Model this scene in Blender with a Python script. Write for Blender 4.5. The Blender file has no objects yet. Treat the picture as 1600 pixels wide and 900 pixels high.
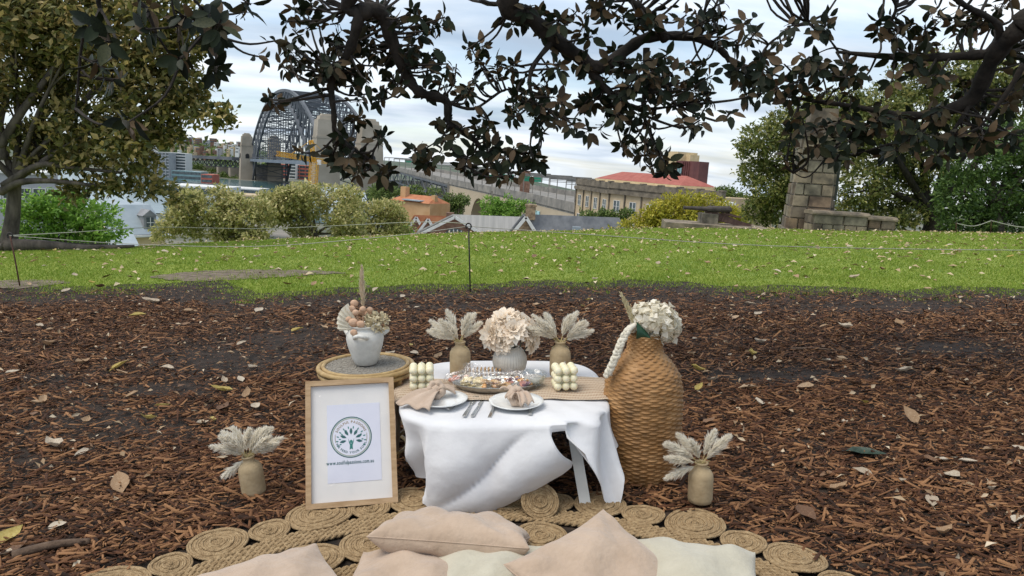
import bpy, math, random
import numpy as np
from mathutils import Vector, Matrix, Quaternion

# ------------------------------------------------------------------ camera, sky, sun, exposure
SC = bpy.context.scene
F = 1155.0                       # focal length in photo pixels (1600 wide)
CAMZ = 1.55
PITCH = math.radians(9.58)
ROLL = math.radians(3.5)         # the picnic stands on a cross slope: true vertical leans against the lawn's normal
cam_d = bpy.data.cameras.new('camera'); cam = bpy.data.objects.new('camera', cam_d)
SC.collection.objects.link(cam); SC.camera = cam
cam.location = (0, 0, CAMZ); cam.rotation_euler = (math.radians(90) - PITCH, 0, 0)
cam_d.sensor_width = 36; cam_d.lens = 36 * F / 1600; cam_d.clip_end = 9000; cam_d.clip_start = .05

SUN_EL, SUN_AZ = math.radians(66), math.radians(245)   # azimuth from +Y clockwise: high, from the left and a little behind
w = bpy.data.worlds.new('World'); SC.world = w; w.use_nodes = True
nt = w.node_tree; nt.nodes.clear()
def nd(t, k, **kw):
    n = t.nodes.new(k)
    for a, b in kw.items(): setattr(n, a, b)
    return n
def lk(t, a, b): t.links.new(a, b)
out = nd(nt, 'ShaderNodeOutputWorld'); bg_ = nd(nt, 'ShaderNodeBackground')
sky = nd(nt, 'ShaderNodeTexSky', sky_type='NISHITA'); sky.sun_disc = False
sky.sun_elevation = SUN_EL; sky.sun_rotation = SUN_AZ; sky.air_density = 1.0; sky.dust_density = .6
tc = nd(nt, 'ShaderNodeTexCoord')
rot = nd(nt, 'ShaderNodeVectorRotate', rotation_type='Y_AXIS'); rot.inputs['Angle'].default_value = -math.radians(5)
lk(nt, tc.outputs['Generated'], rot.inputs['Vector'])
sep = nd(nt, 'ShaderNodeSeparateXYZ'); lk(nt, rot.outputs[0], sep.inputs[0])
def mth(t, op, a, b=None, clamp=False):
    n = nd(t, 'ShaderNodeMath', operation=op, use_clamp=clamp)
    for i, v in enumerate((a, b)):
        if v is None: continue
        if isinstance(v, (int, float)): n.inputs[i].default_value = v
        else: lk(t, v, n.inputs[i])
    return n.outputs[0]
zz = mth(nt, 'ADD', mth(nt, 'MAXIMUM', sep.outputs[2], 0.0), .16)
cx = mth(nt, 'DIVIDE', sep.outputs[0], zz); cy = mth(nt, 'DIVIDE', sep.outputs[1], zz)
cmb = nd(nt, 'ShaderNodeCombineXYZ'); lk(nt, mth(nt, 'MULTIPLY', cx, .55), cmb.inputs[0]); lk(nt, cy, cmb.inputs[1])
nz = nd(nt, 'ShaderNodeTexNoise'); nz.inputs['Scale'].default_value = 1.5; nz.inputs['Detail'].default_value = 7
nz.inputs['Roughness'].default_value = .58; nz.inputs['Distortion'].default_value = .5
lk(nt, cmb.outputs[0], nz.inputs['Vector'])
rmp = nd(nt, 'ShaderNodeValToRGB'); rmp.color_ramp.elements[0].position = .36; rmp.color_ramp.elements[1].position = .60
rmp.color_ramp.elements[0].color = (.42, .42, .42, 1); rmp.color_ramp.elements[1].color = (1, 1, 1, 1)
lk(nt, nz.outputs[0], rmp.inputs[0])
nz2 = nd(nt, 'ShaderNodeTexNoise'); nz2.inputs['Scale'].default_value = 1.35; nz2.inputs['Detail'].default_value = 8
mp = nd(nt, 'ShaderNodeMapping'); mp.inputs['Location'].default_value = (3.1, 1.7, 0); lk(nt, cmb.outputs[0], mp.inputs[0]); lk(nt, mp.outputs[0], nz2.inputs['Vector'])
rmp2 = nd(nt, 'ShaderNodeValToRGB'); rmp2.color_ramp.elements[0].position = .36; rmp2.color_ramp.elements[1].position = .62
rmp2.color_ramp.elements[0].color = (.27, .335, .42, 1); rmp2.color_ramp.elements[1].color = (.62, .655, .69, 1)
lk(nt, nz2.outputs[0], rmp2.inputs[0])
mul = nd(nt, 'ShaderNodeMixRGB', blend_type='MULTIPLY'); mul.inputs[0].default_value = 1; mul.inputs[2].default_value = (.10, .10, .10, 1)
lk(nt, sky.outputs[0], mul.inputs[1])
mix = nd(nt, 'ShaderNodeMixRGB'); lk(nt, rmp.outputs[0], mix.inputs[0]); lk(nt, mul.outputs[0], mix.inputs[1]); lk(nt, rmp2.outputs[0], mix.inputs[2])
lk(nt, mix.outputs[0], bg_.inputs[0]); bg_.inputs[1].default_value = 1.0; lk(nt, bg_.outputs[0], out.inputs[0])
sun_d = bpy.data.lights.new('sun', 'SUN'); sun_d.energy = 1.5; sun_d.angle = math.radians(40); sun_d.color = (1, .92, .80)
sun = bpy.data.objects.new('sun', sun_d); SC.collection.objects.link(sun)
sd = Vector((math.sin(SUN_AZ) * math.cos(SUN_EL), math.cos(SUN_AZ) * math.cos(SUN_EL), math.sin(SUN_EL)))
sun.rotation_euler = (-sd).to_track_quat('-Z', 'Y').to_euler(); sun.location = sd * 60
SC.view_settings.view_transform = 'Standard'; SC.view_settings.look = 'None'; SC.view_settings.gamma = 1
SC.view_settings.use_curve_mapping = False; SC.view_settings.exposure = .85
SC.cycles.max_bounces = 6; SC.cycles.transparent_max_bounces = 12; SC.cycles.use_denoising = True

# ------------------------------------------------------------------ helpers
RNG = random.Random(7); NP = np.random.default_rng(7)
V = Vector
def ray(px, py):
    a = (px - 800) / F; b = (450 - py) / F
    s, c = math.sin(PITCH), math.cos(PITCH)
    return V((a, c + b * s, -s + b * c))
def at_y(px, py, Y): d = ray(px, py); return V((0, 0, CAMZ)) + d * (Y / d.y)
def at_z(px, py, Z=0.): d = ray(px, py); return V((0, 0, CAMZ)) + d * ((Z - CAMZ) / d.z)
UP = V((math.sin(ROLL), 0, math.cos(ROLL))); RT = V((math.cos(ROLL), 0, -math.sin(ROLL))); FW = V((0, 1, 0)); ZU = V((0, 0, 1))
ORG = {}
def _link(o): SC.collection.objects.link(o); return o
def tag(o, label, cat, group=None):
    o['label'] = label; o['category'] = cat
    if group: o['group'] = group
    return o
def thing(name, label, cat, loc=(0, 0, 0), group=None):
    o = bpy.data.objects.new(name, None); o.empty_display_size = .1; _link(o); o.location = loc; ORG[o] = V(loc)
    return tag(o, label, cat, group)
class MB:
    def __init__(s): s.v = []; s.f = []; s.m = []; s.mi = 0
    def add(s, vs, fs):
        n = len(s.v); s.v += [tuple(v) for v in vs]; s.f += [tuple(i + n for i in f) for f in fs]; s.m += [s.mi] * len(fs); return s
    def frame_box(s, c, u, v, w):          # centre and three half-axis vectors
        c = V(c); vs = [c + a * u + b * v + d * w for d in (-1, 1) for b in (-1, 1) for a in (-1, 1)]
        fs = [(0, 2, 3, 1), (4, 5, 7, 6), (0, 1, 5, 4), (2, 6, 7, 3), (0, 4, 6, 2), (1, 3, 7, 5)]
        if u.cross(v).dot(w) < 0: fs = [f[::-1] for f in fs]
        return s.add(vs, fs)
    def box(s, x0, x1, y0, y1, z0, z1):
        return s.frame_box(((x0 + x1) / 2, (y0 + y1) / 2, (z0 + z1) / 2), V(((x1 - x0) / 2, 0, 0)), V((0, (y1 - y0) / 2, 0)), V((0, 0, (z1 - z0) / 2)))
    def bar(s, a, b, w, h=None, up=ZU):    # square bar from a to b
        a = V(a); b = V(b); d = (b - a); L = d.length
        if L < 1e-6: return s
        d /= L; h = h or w; side = d.cross(up)
        if side.length < 1e-4: side = d.cross(V((1, 0, 0)))
        side.normalize(); u2 = side.cross(d)
        return s.frame_box((a + b) / 2, side * w / 2, d * L / 2, u2 * h / 2)
    def tube(s, pts, rad, n=8, cap=True, flat=1.0, closed=False):
        pts = [V(p) for p in pts]; k = len(pts)
        if not hasattr(rad, '__len__'): rad = [rad] * k
        vs = []; nrm = None
        for i, p in enumerate(pts):
            if closed: t = pts[(i + 1) % k] - pts[i - 1]
            else: t = pts[min(i + 1, k - 1)] - pts[max(i - 1, 0)]
            if t.length < 1e-9: t = V((0, 0, 1))
            t.normalize()
            if nrm is None:
                nrm = t.cross(V((0, 0, 1)) if abs(t.z) < .9 else V((1, 0, 0))).normalized()
            else:
                nrm = nrm - t * nrm.dot(t)
                if nrm.length < 1e-6: nrm = t.orthogonal()
                nrm.normalize()
            bn = t.cross(nrm)
            for j in range(n):
                a = 2 * math.pi * j / n
                vs.append(p + nrm * math.cos(a) * rad[i] + bn * math.sin(a) * rad[i] * flat)
        fs = []
        for i in range(k if closed else k - 1):
            i2 = (i + 1) % k
            for j in range(n):
                fs.append((i * n + j, i * n + (j + 1) % n, i2 * n + (j + 1) % n, i2 * n + j))
        if cap and not closed:
            fs.append(tuple(range(n - 1, -1, -1))); fs.append(tuple((k - 1) * n + j for j in range(n)))
        return s.add(vs, fs)
    def lathe(s, prof, n=32, c=(0, 0, 0), fn=None, capb=True, capt=False):
        c = V(c); vs = []
        for i, (r, z) in enumerate(prof):
            for j in range(n):
                a = 2 * math.pi * j / n; rr = r if fn is None else fn(r, z, a, i)
                vs.append(c + V((rr * math.cos(a), rr * math.sin(a), z)))
        k = len(prof)
        fs = [(i * n + j, i * n + (j + 1) % n, (i + 1) * n + (j + 1) % n, (i + 1) * n + j) for i in range(k - 1) for j in range(n)]
        if capb: fs.append(tuple(range(n - 1, -1, -1)))
        if capt: fs.append(tuple((k - 1) * n + j for j in range(n)))
        return s.add(vs, fs)
    def ball(s, c, r, n=10, m=7, sc=(1, 1, 1)):
        c = V(c); vs = [c + V((0, 0, -r * sc[2]))]
        for i in range(1, m):
            p = math.pi * i / m - math.pi / 2
            for j in range(n):
                a = 2 * math.pi * j / n
                vs.append(c + V((r * sc[0] * math.cos(p) * math.cos(a), r * sc[1] * math.cos(p) * math.sin(a), r * sc[2] * math.sin(p))))
        vs.append(c + V((0, 0, r * sc[2]))); t = len(vs) - 1
        fs = [(0, 1 + (j + 1) % n, 1 + j) for j in range(n)]
        for i in range(m - 2):
            fs += [(1 + i * n + j, 1 + i * n + (j + 1) % n, 1 + (i + 1) * n + (j + 1) % n, 1 + (i + 1) * n + j) for j in range(n)]
        fs += [(1 + (m - 2) * n + j, 1 + (m - 2) * n + (j + 1) % n, t) for j in range(n)]
        return s.add(vs, fs)
    def grid(s, fn, nu, nv):               # fn(u,v) in 0..1
        vs = [fn(i / nu, j / nv) for j in range(nv + 1) for i in range(nu + 1)]
        fs = [(j * (nu + 1) + i, j * (nu + 1) + i + 1, (j + 1) * (nu + 1) + i + 1, (j + 1) * (nu + 1) + i) for j in range(nv) for i in range(nu)]
        return s.add(vs, fs)
    def prism(s, poly, ext):               # planar polygon pushed along ext
        n = len(poly); poly = [V(p) for p in poly]; vs = poly + [p + ext for p in poly]
        nrm = V((0, 0, 0))
        for i in range(n): nrm += poly[i].cross(poly[(i + 1) % n])
        fs = [tuple(range(n))[::-1], tuple(range(n, 2 * n))] + [(i, (i + 1) % n, n + (i + 1) % n, n + i) for i in range(n)]
        if nrm.dot(ext) < 0: fs = [f[::-1] for f in fs]
        return s.add(vs, fs)
    def mesh(s, mats, smooth=False, org=V((0, 0, 0)), name='mesh'):
        me = bpy.data.meshes.new(name); o = V(org)
        me.from_pydata([(a - o.x, b - o.y, c - o.z) for a, b, c in s.v], [], s.f)
        for m in (mats if isinstance(mats, (list, tuple)) else [mats]): me.materials.append(m)
        if any(s.m): me.polygons.foreach_set('material_index', s.m)
        if smooth: me.polygons.foreach_set('use_smooth', [True] * len(me.polygons))
        me.update(); return me
    def part(s, name, mats, parent, smooth=False, kind=None):
        org = ORG[parent]; o = bpy.data.objects.new(name, s.mesh(mats, smooth, org, name)); _link(o); o.parent = parent; ORG[o] = org
        if kind: o['kind'] = kind
        return o
    def top(s, name, mats, label=None, cat=None, org=(0, 0, 0), group=None, smooth=False, kind=None):
        o = bpy.data.objects.new(name, s.mesh(mats, smooth, V(org), name)); _link(o); o.location = org; ORG[o] = V(org)
        if label: tag(o, label, cat, group)
        if kind: o['kind'] = kind
        return o
def smooth_by_angle(o, deg=40):
    me = o.data; me.polygons.foreach_set('use_smooth', [True] * len(me.polygons))
    me.set_sharp_from_angle(angle=math.radians(deg)); return o
def np_obj(name, VV, FF, mats, parent=None, kind=None, smooth=False, mi=None, org=(0, 0, 0)):
    VV = np.asarray(VV, np.float32); FF = np.asarray(FF, np.int32); k = FF.shape[1]
    if parent is not None: org = ORG[parent]
    VV = VV - np.array(tuple(org), np.float32)
    me = bpy.data.meshes.new(name); me.vertices.add(len(VV)); me.vertices.foreach_set('co', VV.ravel())
    me.loops.add(FF.size); me.loops.foreach_set('vertex_index', FF.ravel())
    me.polygons.add(len(FF)); me.polygons.foreach_set('loop_start', np.arange(0, FF.size, k, dtype=np.int32))
    for m in (mats if isinstance(mats, (list, tuple)) else [mats]): me.materials.append(m)
    if mi is not None: me.polygons.foreach_set('material_index', np.asarray(mi, np.int32))
    if smooth: me.polygons.foreach_set('use_smooth', np.ones(len(FF), bool))
    me.update(calc_edges=True); me.validate()
    o = bpy.data.objects.new(name, me); _link(o)
    if parent is not None: o.parent = parent; ORG[o] = ORG[parent]
    else: o.location = org; ORG[o] = V(org)
    if kind: o['kind'] = kind
    return o
def unit(a): return a / np.maximum(np.linalg.norm(a, axis=-1, keepdims=True), 1e-9)
def leaf_arrays(C, D, N, L, W, fold=.25):
    """rhombic folded leaves: base C, direction D, normal N, length L, width W"""
    D = unit(D); S = unit(np.cross(D, N)); N = np.cross(S, D); L = L[:, None]; W = W[:, None]
    b = C; m = C + D * L * .45 ; t = C + D * L - N * L * .12
    r = m + S * W * .5 + N * W * fold; l = m - S * W * .5 + N * W * fold
    n = len(C); VV = np.stack([b, r, t, l], 1).reshape(-1, 3)
    i = np.arange(n)[:, None] * 4
    return VV, np.concatenate([i + [[0, 1, 2]], i + [[0, 2, 3]]], 1).reshape(-1, 3)
def rand_dir(n): return unit(NP.normal(size=(n, 3)))
def catmull(pts, k=6):
    pts = [V(p) for p in pts]; o = []
    for i in range(len(pts) - 1):
        p0 = pts[max(i - 1, 0)]; p1 = pts[i]; p2 = pts[i + 1]; p3 = pts[min(i + 2, len(pts) - 1)]
        for j in range(k):
            t = j / k
            o.append(.5 * ((2 * p1) + (p2 - p0) * t + (2 * p0 - 5 * p1 + 4 * p2 - p3) * t * t + (3 * p1 - p0 - 3 * p2 + p3) * t ** 3))
    o.append(pts[-1]); return o
def lerpl(a, n): return [float(np.interp(i / (n - 1), np.linspace(0, 1, len(a)), a)) for i in range(n)]

# ------------------------------------------------------------------ materials (all procedural)
def mat(name, c1, c2=None, scale=6., rough=.7, bump=0., bscale=None, metal=0., spec=.4, island=0., objrand=0., trans=0., transmission=0.,
        sheen=0., detail=5, lo=.35, hi=.65, stretch=None, c3=None, coat=0., ior=1.45, alpha=1., sss=0.):
    m = bpy.data.materials.new(name); m.use_nodes = True; t = m.node_tree; p = t.nodes['Principled BSDF']
    tcn = nd(t, 'ShaderNodeTexCoord'); vec = tcn.outputs['Object']
    if stretch:
        mpn = nd(t, 'ShaderNodeMapping'); mpn.inputs['Scale'].default_value = stretch; lk(t, vec, mpn.inputs[0]); vec = mpn.outputs[0]
    n = nd(t, 'ShaderNodeTexNoise'); n.inputs['Scale'].default_value = scale; n.inputs['Detail'].default_value = detail; n.inputs['Roughness'].default_value = .6
    lk(t, vec, n.inputs['Vector'])
    fac = n.outputs[0]
    if island:
        g = nd(t, 'ShaderNodeNewGeometry')
        fac = mth(t, 'ADD', mth(t, 'MULTIPLY', fac, 1 - island), mth(t, 'MULTIPLY', g.outputs['Random Per Island'], island))
        lo, hi = (lo * (1 - island), 1 - (1 - hi) * (1 - island)) if island < 1 else (0, 1)
    if objrand:
        oi = nd(t, 'ShaderNodeObjectInfo')
        fac = mth(t, 'ADD', fac, mth(t, 'MULTIPLY', mth(t, 'SUBTRACT', oi.outputs['Random'], .5), objrand))
    r = nd(t, 'ShaderNodeValToRGB'); e = r.color_ramp.elements; c2 = c2 or c1
    e[0].position = lo; e[1].position = hi; e[0].color = (*c1, 1); e[1].color = (*c2, 1)
    if c3: x = e.new(.5 * (lo + hi)); x.color = (*c3, 1)
    lk(t, fac, r.inputs[0]); lk(t, r.outputs[0], p.inputs['Base Color'])
    p.inputs['Roughness'].default_value = rough; p.inputs['Metallic'].default_value = metal; p.inputs['Specular IOR Level'].default_value = spec
    p.inputs['Transmission Weight'].default_value = transmission; p.inputs['IOR'].default_value = ior; p.inputs['Coat Weight'].default_value = coat
    p.inputs['Sheen Weight'].default_value = sheen; p.inputs['Alpha'].default_value = alpha
    if sss: p.inputs['Subsurface Weight'].default_value = sss; p.inputs['Subsurface Radius'].default_value = (.02, .015, .008)
    if bump:
        b = nd(t, 'ShaderNodeBump'); b.inputs['Strength'].default_value = bump; b.inputs['Distance'].default_value = .01
        nb = nd(t, 'ShaderNodeTexNoise'); nb.inputs['Scale'].default_value = bscale or scale * 4; nb.inputs['Detail'].default_value = 4
        lk(t, vec, nb.inputs['Vector']); lk(t, nb.outputs[0], b.inputs['Height']); lk(t, b.outputs[0], p.inputs['Normal'])
    if trans:
        tr = nd(t, 'ShaderNodeBsdfTranslucent'); lk(t, r.outputs[0], tr.inputs[0]); mx = nd(t, 'ShaderNodeMixShader'); mx.inputs[0].default_value = trans
        o = t.nodes['Material Output']; lk(t, p.outputs[0], mx.inputs[1]); lk(t, tr.outputs[0], mx.inputs[2]); lk(t, mx.outputs[0], o.inputs[0])
    m['fac_node'] = r.name
    return m
M = {}
M['soil'] = mat('soil', (.013, .010, .008), (.05, .034, .024), 14, .95, .9, 60, c3=(.026, .018, .013))
M['lawn'] = mat('lawn', (.12, .19, .025), (.24, .29, .055), 1.3, .9, .6, 60, detail=8, c3=(.18, .235, .035))
M['grass'] = mat('grass', (.14, .22, .025), (.43, .46, .115), .8, .7, island=.6, trans=.35, c3=(.24, .335, .047), spec=.2)
M['dirt'] = mat('dirt', (.09, .07, .05), (.22, .175, .13), 7, .95, .8, 40)
M['chip'] = mat('bark_chip', (.013, .0075, .005), (.33, .17, .078), 20, .8, .4, 200, island=.85, c3=(.10, .041, .0185), spec=.3)
M['bark'] = mat('fig_bark', (.045, .038, .032), (.15, .125, .10), 5, .9, .9, 25, stretch=(1, 1, .35))
M['darkbark'] = mat('branch_bark', (.014, .012, .010), (.05, .041, .033), 9, .9, .8, 40)
M['figleaf'] = mat('fig_leaf', (.008, .014, .006), (.17, .11, .06), 3, .55, island=.92, c3=(.018, .026, .011), trans=.08, lo=.15, hi=1., spec=.25)  # base colours darkened in place of shade from the crown above
M['figleaf2'] = mat('fig_crown_leaf', (.05, .065, .02), (.58, .44, .18), 1.5, .5, island=.85, c3=(.19, .19, .055), trans=.38)
M['figleaf3'] = mat('golden_fig_leaf', (.17, .20, .06), (.78, .68, .36), 1.2, .6, island=.8, c3=(.44, .43, .16), trans=.42)
M['figleaf4'] = mat('olive_fig_leaf', (.045, .07, .018), (.46, .42, .15), 1.5, .5, island=.8, c3=(.17, .205, .055), trans=.38)
M['greenleaf'] = mat('bright_green_leaf', (.08, .19, .025), (.36, .54, .11), 1.2, .5, island=.75, c3=(.20, .37, .055), trans=.35)
M['midleaf'] = mat('mid_green_leaf', (.05, .09, .022), (.24, .31, .08), 1.2, .55, island=.7, c3=(.12, .18, .045), trans=.3)
M['yellowleaf'] = mat('yellow_green_leaf', (.17, .19, .02), (.66, .56, .09), 1.2, .5, island=.75, c3=(.42, .39, .045), trans=.35)
M['deepleaf'] = mat('deep_green_leaf', (.035, .075, .02), (.19, .28, .075), 1.2, .5, island=.7, c3=(.09, .155, .04), trans=.3)
# ------------------------------------------------------------------ ground, lawn, mulch
_cp = [0, 200, 300, 450, 600, 735, 900, 960, 1100, 1300, 1450, 1600]
_cy = [393, 388, 381, 374, 369, 364, 361, 358, 354, 360, 363, 366]
def crest_k(s):
    px = 800 + F * s * .99
    py = np.interp(px, _cp, _cy)
    b = (450 - py) / F; a = (math.sin(PITCH) - b * math.cos(PITCH)) / (math.cos(PITCH) + b * math.sin(PITCH))
    return a / (2 * (2 * CAMZ / a - 18))
def terrain(x, y):
    x = np.asarray(x, float); y = np.asarray(y, float)
    s = x / np.maximum(y, 4.); k = crest_k(s); d = np.maximum(y - 9, 0)
    q = -k * d ** 2
    far = -39 - x * math.tan(ROLL) - .035 * np.maximum(0, y - 1300)
    near_far = np.where(y > 30, np.maximum(q, far), q)
    return near_far
def tz(x, y): return float(terrain(x, y))
_bp = [-200, 0, 100, 180, 250, 310, 375, 440, 520, 600, 700, 800, 900, 1000, 1080, 1160, 1250, 1330, 1420, 1500, 1600, 1800]
_by = [450, 451, 460, 456, 449, 447, 470, 466, 458, 459, 455, 450, 449, 447, 452, 461, 453, 460, 467, 458, 463, 462]
_bx = []; _bd = []
for px, py in zip(_bp, _by): p = at_z(px, py, 0); _bx.append(p.x); _bd.append(p.y)
def edge_y(x):
    x = np.asarray(x, float)
    return np.interp(x, _bx, _bd) + .10 * np.sin(x * 3.3 + np.sin(x * 1.3)) + .05 * np.sin(x * 9.1 + 1 + 2 * np.sin(x * 2.2))
ys = np.concatenate([np.linspace(-14, 8, 30), np.linspace(8.5, 36, 60), np.geomspace(38, 2900, 40)]); ss = np.linspace(-1.4, 1.4, 121)
YY, S_ = np.meshgrid(ys, ss, indexing='ij'); XX = S_ * (np.abs(YY) + 8)
ZZ = terrain(XX, YY); vv = np.stack([XX, YY, ZZ], -1).reshape(-1, 3); nu = len(ss)
ff = [(j * nu + i, j * nu + i + 1, (j + 1) * nu + i + 1, (j + 1) * nu + i) for j in range(len(ys) - 1) for i in range(nu - 1)]
_far = [1 if ys[j] > 44 else 0 for j in range(len(ys) - 1) for i in range(nu - 1)]
M['farland'] = mat('far_land', (.07, .085, .055), (.24, .22, .19), .03, .95, c3=(.13, .135, .10))
np_obj('ground', vv, ff, [M['lawn'], M['farland']], kind='structure', smooth=True, mi=_far)
mb = MB()
mb.grid(lambda u, v: (lambda x: V((x, -9 + v * (float(edge_y(x)) + 9.5), 0.)))(-16 + 32 * u), 400, 60)
mb.v = [(a_, b_, tz(a_, b_) + .006) for a_, b_, c_ in mb.v]
mb.top('mulch_bed', M['soil'], kind='structure')
def dirt_patch(pxs, name='dirt_patch'):
    m = MB(); up = []; lo = []
    for px, y0, y1 in pxs:
        a = at_z(px, y1, -.0); b = at_z(px, y0, -.0)
        lo.append(a); up.append(b)
    lo = catmull(lo, 5); up = catmull(up, 5)
    for l_, u_ in ((lo, up),):
        n = len(l_)
        for q in (l_, u_):
            for i, p in enumerate(q): p.y += .06 * math.sin(i * 2.1 + p.x * 3) if 0 < i < n - 1 else 0
        vs = [p for i in range(n) for p in [l_[i].lerp(u_[i], t / 4) for t in range(5)]]
        for p in vs: p.z = tz(p.x, p.y) + .012
        m.add(vs, [(i * 5 + j, (i + 1) * 5 + j, (i + 1) * 5 + j + 1, i * 5 + j + 1) for i in range(n - 1) for j in range(4)])
    m.top(name, M['dirt'], kind='structure')
PATCH = [[(235, 432, 434), (290, 425, 440), (360, 421, 438), (430, 421, 434), (500, 423, 429), (540, 426, 427)],
         [(-30, 439, 449), (30, 438, 452), (80, 438, 446), (110, 441, 443)]]
for q in PATCH: dirt_patch(q)
def in_patch(px, py):
    r = np.zeros(len(px), bool); py = py + 1.6 * np.sin(px * .21) + 1.5 * np.sin(px * .093 + 1) + .9 * np.sin(px * .61 + 2); px = px + 6 * np.sin(py * 1.7)
    for q in PATCH:
        X = [a for a, _, _ in q]
        y0, y1 = np.interp(px, X, [b for _, b, _ in q]), np.interp(px, X, [c for _, _, c in q]); tt = (py - y0) / np.maximum(y1 - y0, .5); ed = np.minimum((px - X[0]), (X[-1] - px)) / 60.
        r |= (px > X[0]) & (px < X[-1]) & (NP.random(len(px)) > np.maximum(np.abs(2 * tt - 1) ** 1.6, 1 - ed) * 1.05) & (tt > 0) & (tt < 1)
    return r
def to_px(x, y, z):
    s, c = math.sin(PITCH), math.cos(PITCH); z = z - CAMZ
    dep = y * c - z * s; up = y * s + z * c
    return 800 + F * x / dep, 450 - F * up / dep
# grass blades
n = 370000
gy = 8.1 + 17.5 * NP.random(n) ** 1.45; gx = (NP.random(n) * 2 - 1) * (gy * .76 + 2.0)
eg = edge_y(gx); thin = NP.random(n)
rag = .35 * np.sin(gx * 7 + 3 * np.sin(gy * 5)) * np.sin(gy * 9 + 2 * np.sin(gx * 4)) + .25 * np.sin(gx * 23 + gy * 17) * np.sin(gx * 11 - gy * 29)
k = thin < np.clip(((gy - eg) + rag * .9 + .35) / .75, 0, 1) ** 1.5
gz = terrain(gx, gy); ppx, ppy = to_px(gx, gy, gz); k &= ~(in_patch(ppx, ppy) & (thin < .86))
gx, gy, gz = gx[k], gy[k], gz[k]; n = len(gx)
h = (.016 + .022 * NP.random(n)) * (1 + .25 * np.sin(gx * 2.3) * np.sin(gy * 1.7)) ; ww = .004 + .004 * NP.random(n) + gy * .00022
ang = NP.random(n) * 6.283; lean = NP.normal(size=(n, 2)) * .018
b = np.stack([gx, gy, gz], 1); sd_ = np.stack([np.cos(ang) * ww, np.sin(ang) * ww * .5, 0 * ang], 1)
tip = b + np.stack([lean[:, 0], lean[:, 1], h], 1)
vv = np.stack([b - sd_, b + sd_, tip], 1).reshape(-1, 3)
np_obj('lawn_grass', vv, np.arange(3 * n).reshape(-1, 3), M['grass'], kind='stuff')
# bark chips of the mulch
def soilness(x, y):
    """0..1, where the chips are thin and the black soil shows"""
    px, py = to_px(x, y, 0 * x)
    s = np.exp(-((y - edge_y(x) + .35) / .45) ** 2) * .9
    for cx, cy, rx, ry in ((170, 660, 190, 46), (330, 560, 130, 34), (440, 535, 130, 34), (260, 610, 150, 22), (1250, 590, 160, 14), (1480, 545, 120, 16), (700, 480, 160, 10), (90, 600, 90, 16), (1330, 480, 230, 14), (300, 465, 180, 12), (1000, 468, 300, 10), (40, 720, 70, 30)):
        s = np.maximum(s, .93 * np.exp(-(((px - cx) / rx) ** 2 + ((py - cy) / ry) ** 2)))
    s = s + .35 * np.clip(np.sin(x * 1.9 + 1.3 * np.sin(y * 2.1)) * np.sin(y * 2.6 + 1.1 * np.sin(x * 1.4)), 0, 1)
    return s
def chips(n, y0, y1, pw, solid, name, fine=False):
    y = y0 + (y1 - y0) * NP.random(n) ** pw; x = (NP.random(n) * 2 - 1) * (y * .72 + 1.7)
    k = (y < edge_y(x) + .05 - .2 * NP.random(n)) & ((NP.random(n) > soilness(x, y)) | fine) & (np.hypot(x + .10, y - 1.60) > 1.70)
    x, y = x[k], y[k]; n = len(x)
    L = np.clip(NP.lognormal(-3.5, .62, n), .010, .13); W = L * (.08 + .22 * NP.random(n)); W = np.clip(W, .0035, .014); T = W * .35
    if fine: L = .006 + .022 * NP.random(n) ** 2; W = L * (.2 + .5 * NP.random(n)); T = W * .3
    a = NP.normal(.15, .75, n); tl = NP.normal(0, .20, n); rl = NP.normal(0, .45, n)
    D = np.stack([np.cos(a) * np.cos(tl), np.sin(a) * np.cos(tl), np.sin(tl)], 1); Z = np.tile([0., 0, 1], (n, 1))
    S = unit(np.cross(D, Z)); N = np.cross(S, D); S, N = S * np.cos(rl)[:, None] + N * np.sin(rl)[:, None], N * np.cos(rl)[:, None] - S * np.sin(rl)[:, None]
    C = np.stack([x, y, .012 + .016 * NP.random(n) + np.abs(np.sin(tl)) * L * .35], 1)
    D = D * (L / 2)[:, None]; S = S * (W / 2)[:, None]; N = N * (T / 2)[:, None]
    tp = .35 + .6 * NP.random(n)[:, None]
    if solid:
        q = [C - D - S - N, C + D - S * tp - N, C + D + S * tp - N, C - D + S - N, C - D * .9 - S * .8 + N, C + D * .9 - S * tp * .8 + N, C + D * .9 + S * tp * .8 + N, C - D * .9 + S * .8 + N]
        VV = np.stack(q, 1).reshape(-1, 3); i = np.arange(n)[:, None] * 8
        FF = np.concatenate([i + [f] for f in ([4, 5, 6, 7], [0, 1, 5, 4], [1, 2, 6, 5], [2, 3, 7, 6], [3, 0, 4, 7])], 1).reshape(-1, 4)
    else:
        VV = np.stack([C - D - S, C + D - S * tp, C + D + S * tp, C - D + S], 1).reshape(-1, 3); FF = np.arange(4 * n).reshape(-1, 4)
    np_obj(name, VV, FF, M['chip'], kind='stuff')
chips(115000, 2.2, 5.2, 1.0, True, 'bark_mulch')
chips(90000, 2.2, 9.2, .85, False, 'mulch_crumbs', True)
chips(190000, 5.0, 9.2, .9, False, 'bark_mulch')
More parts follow.
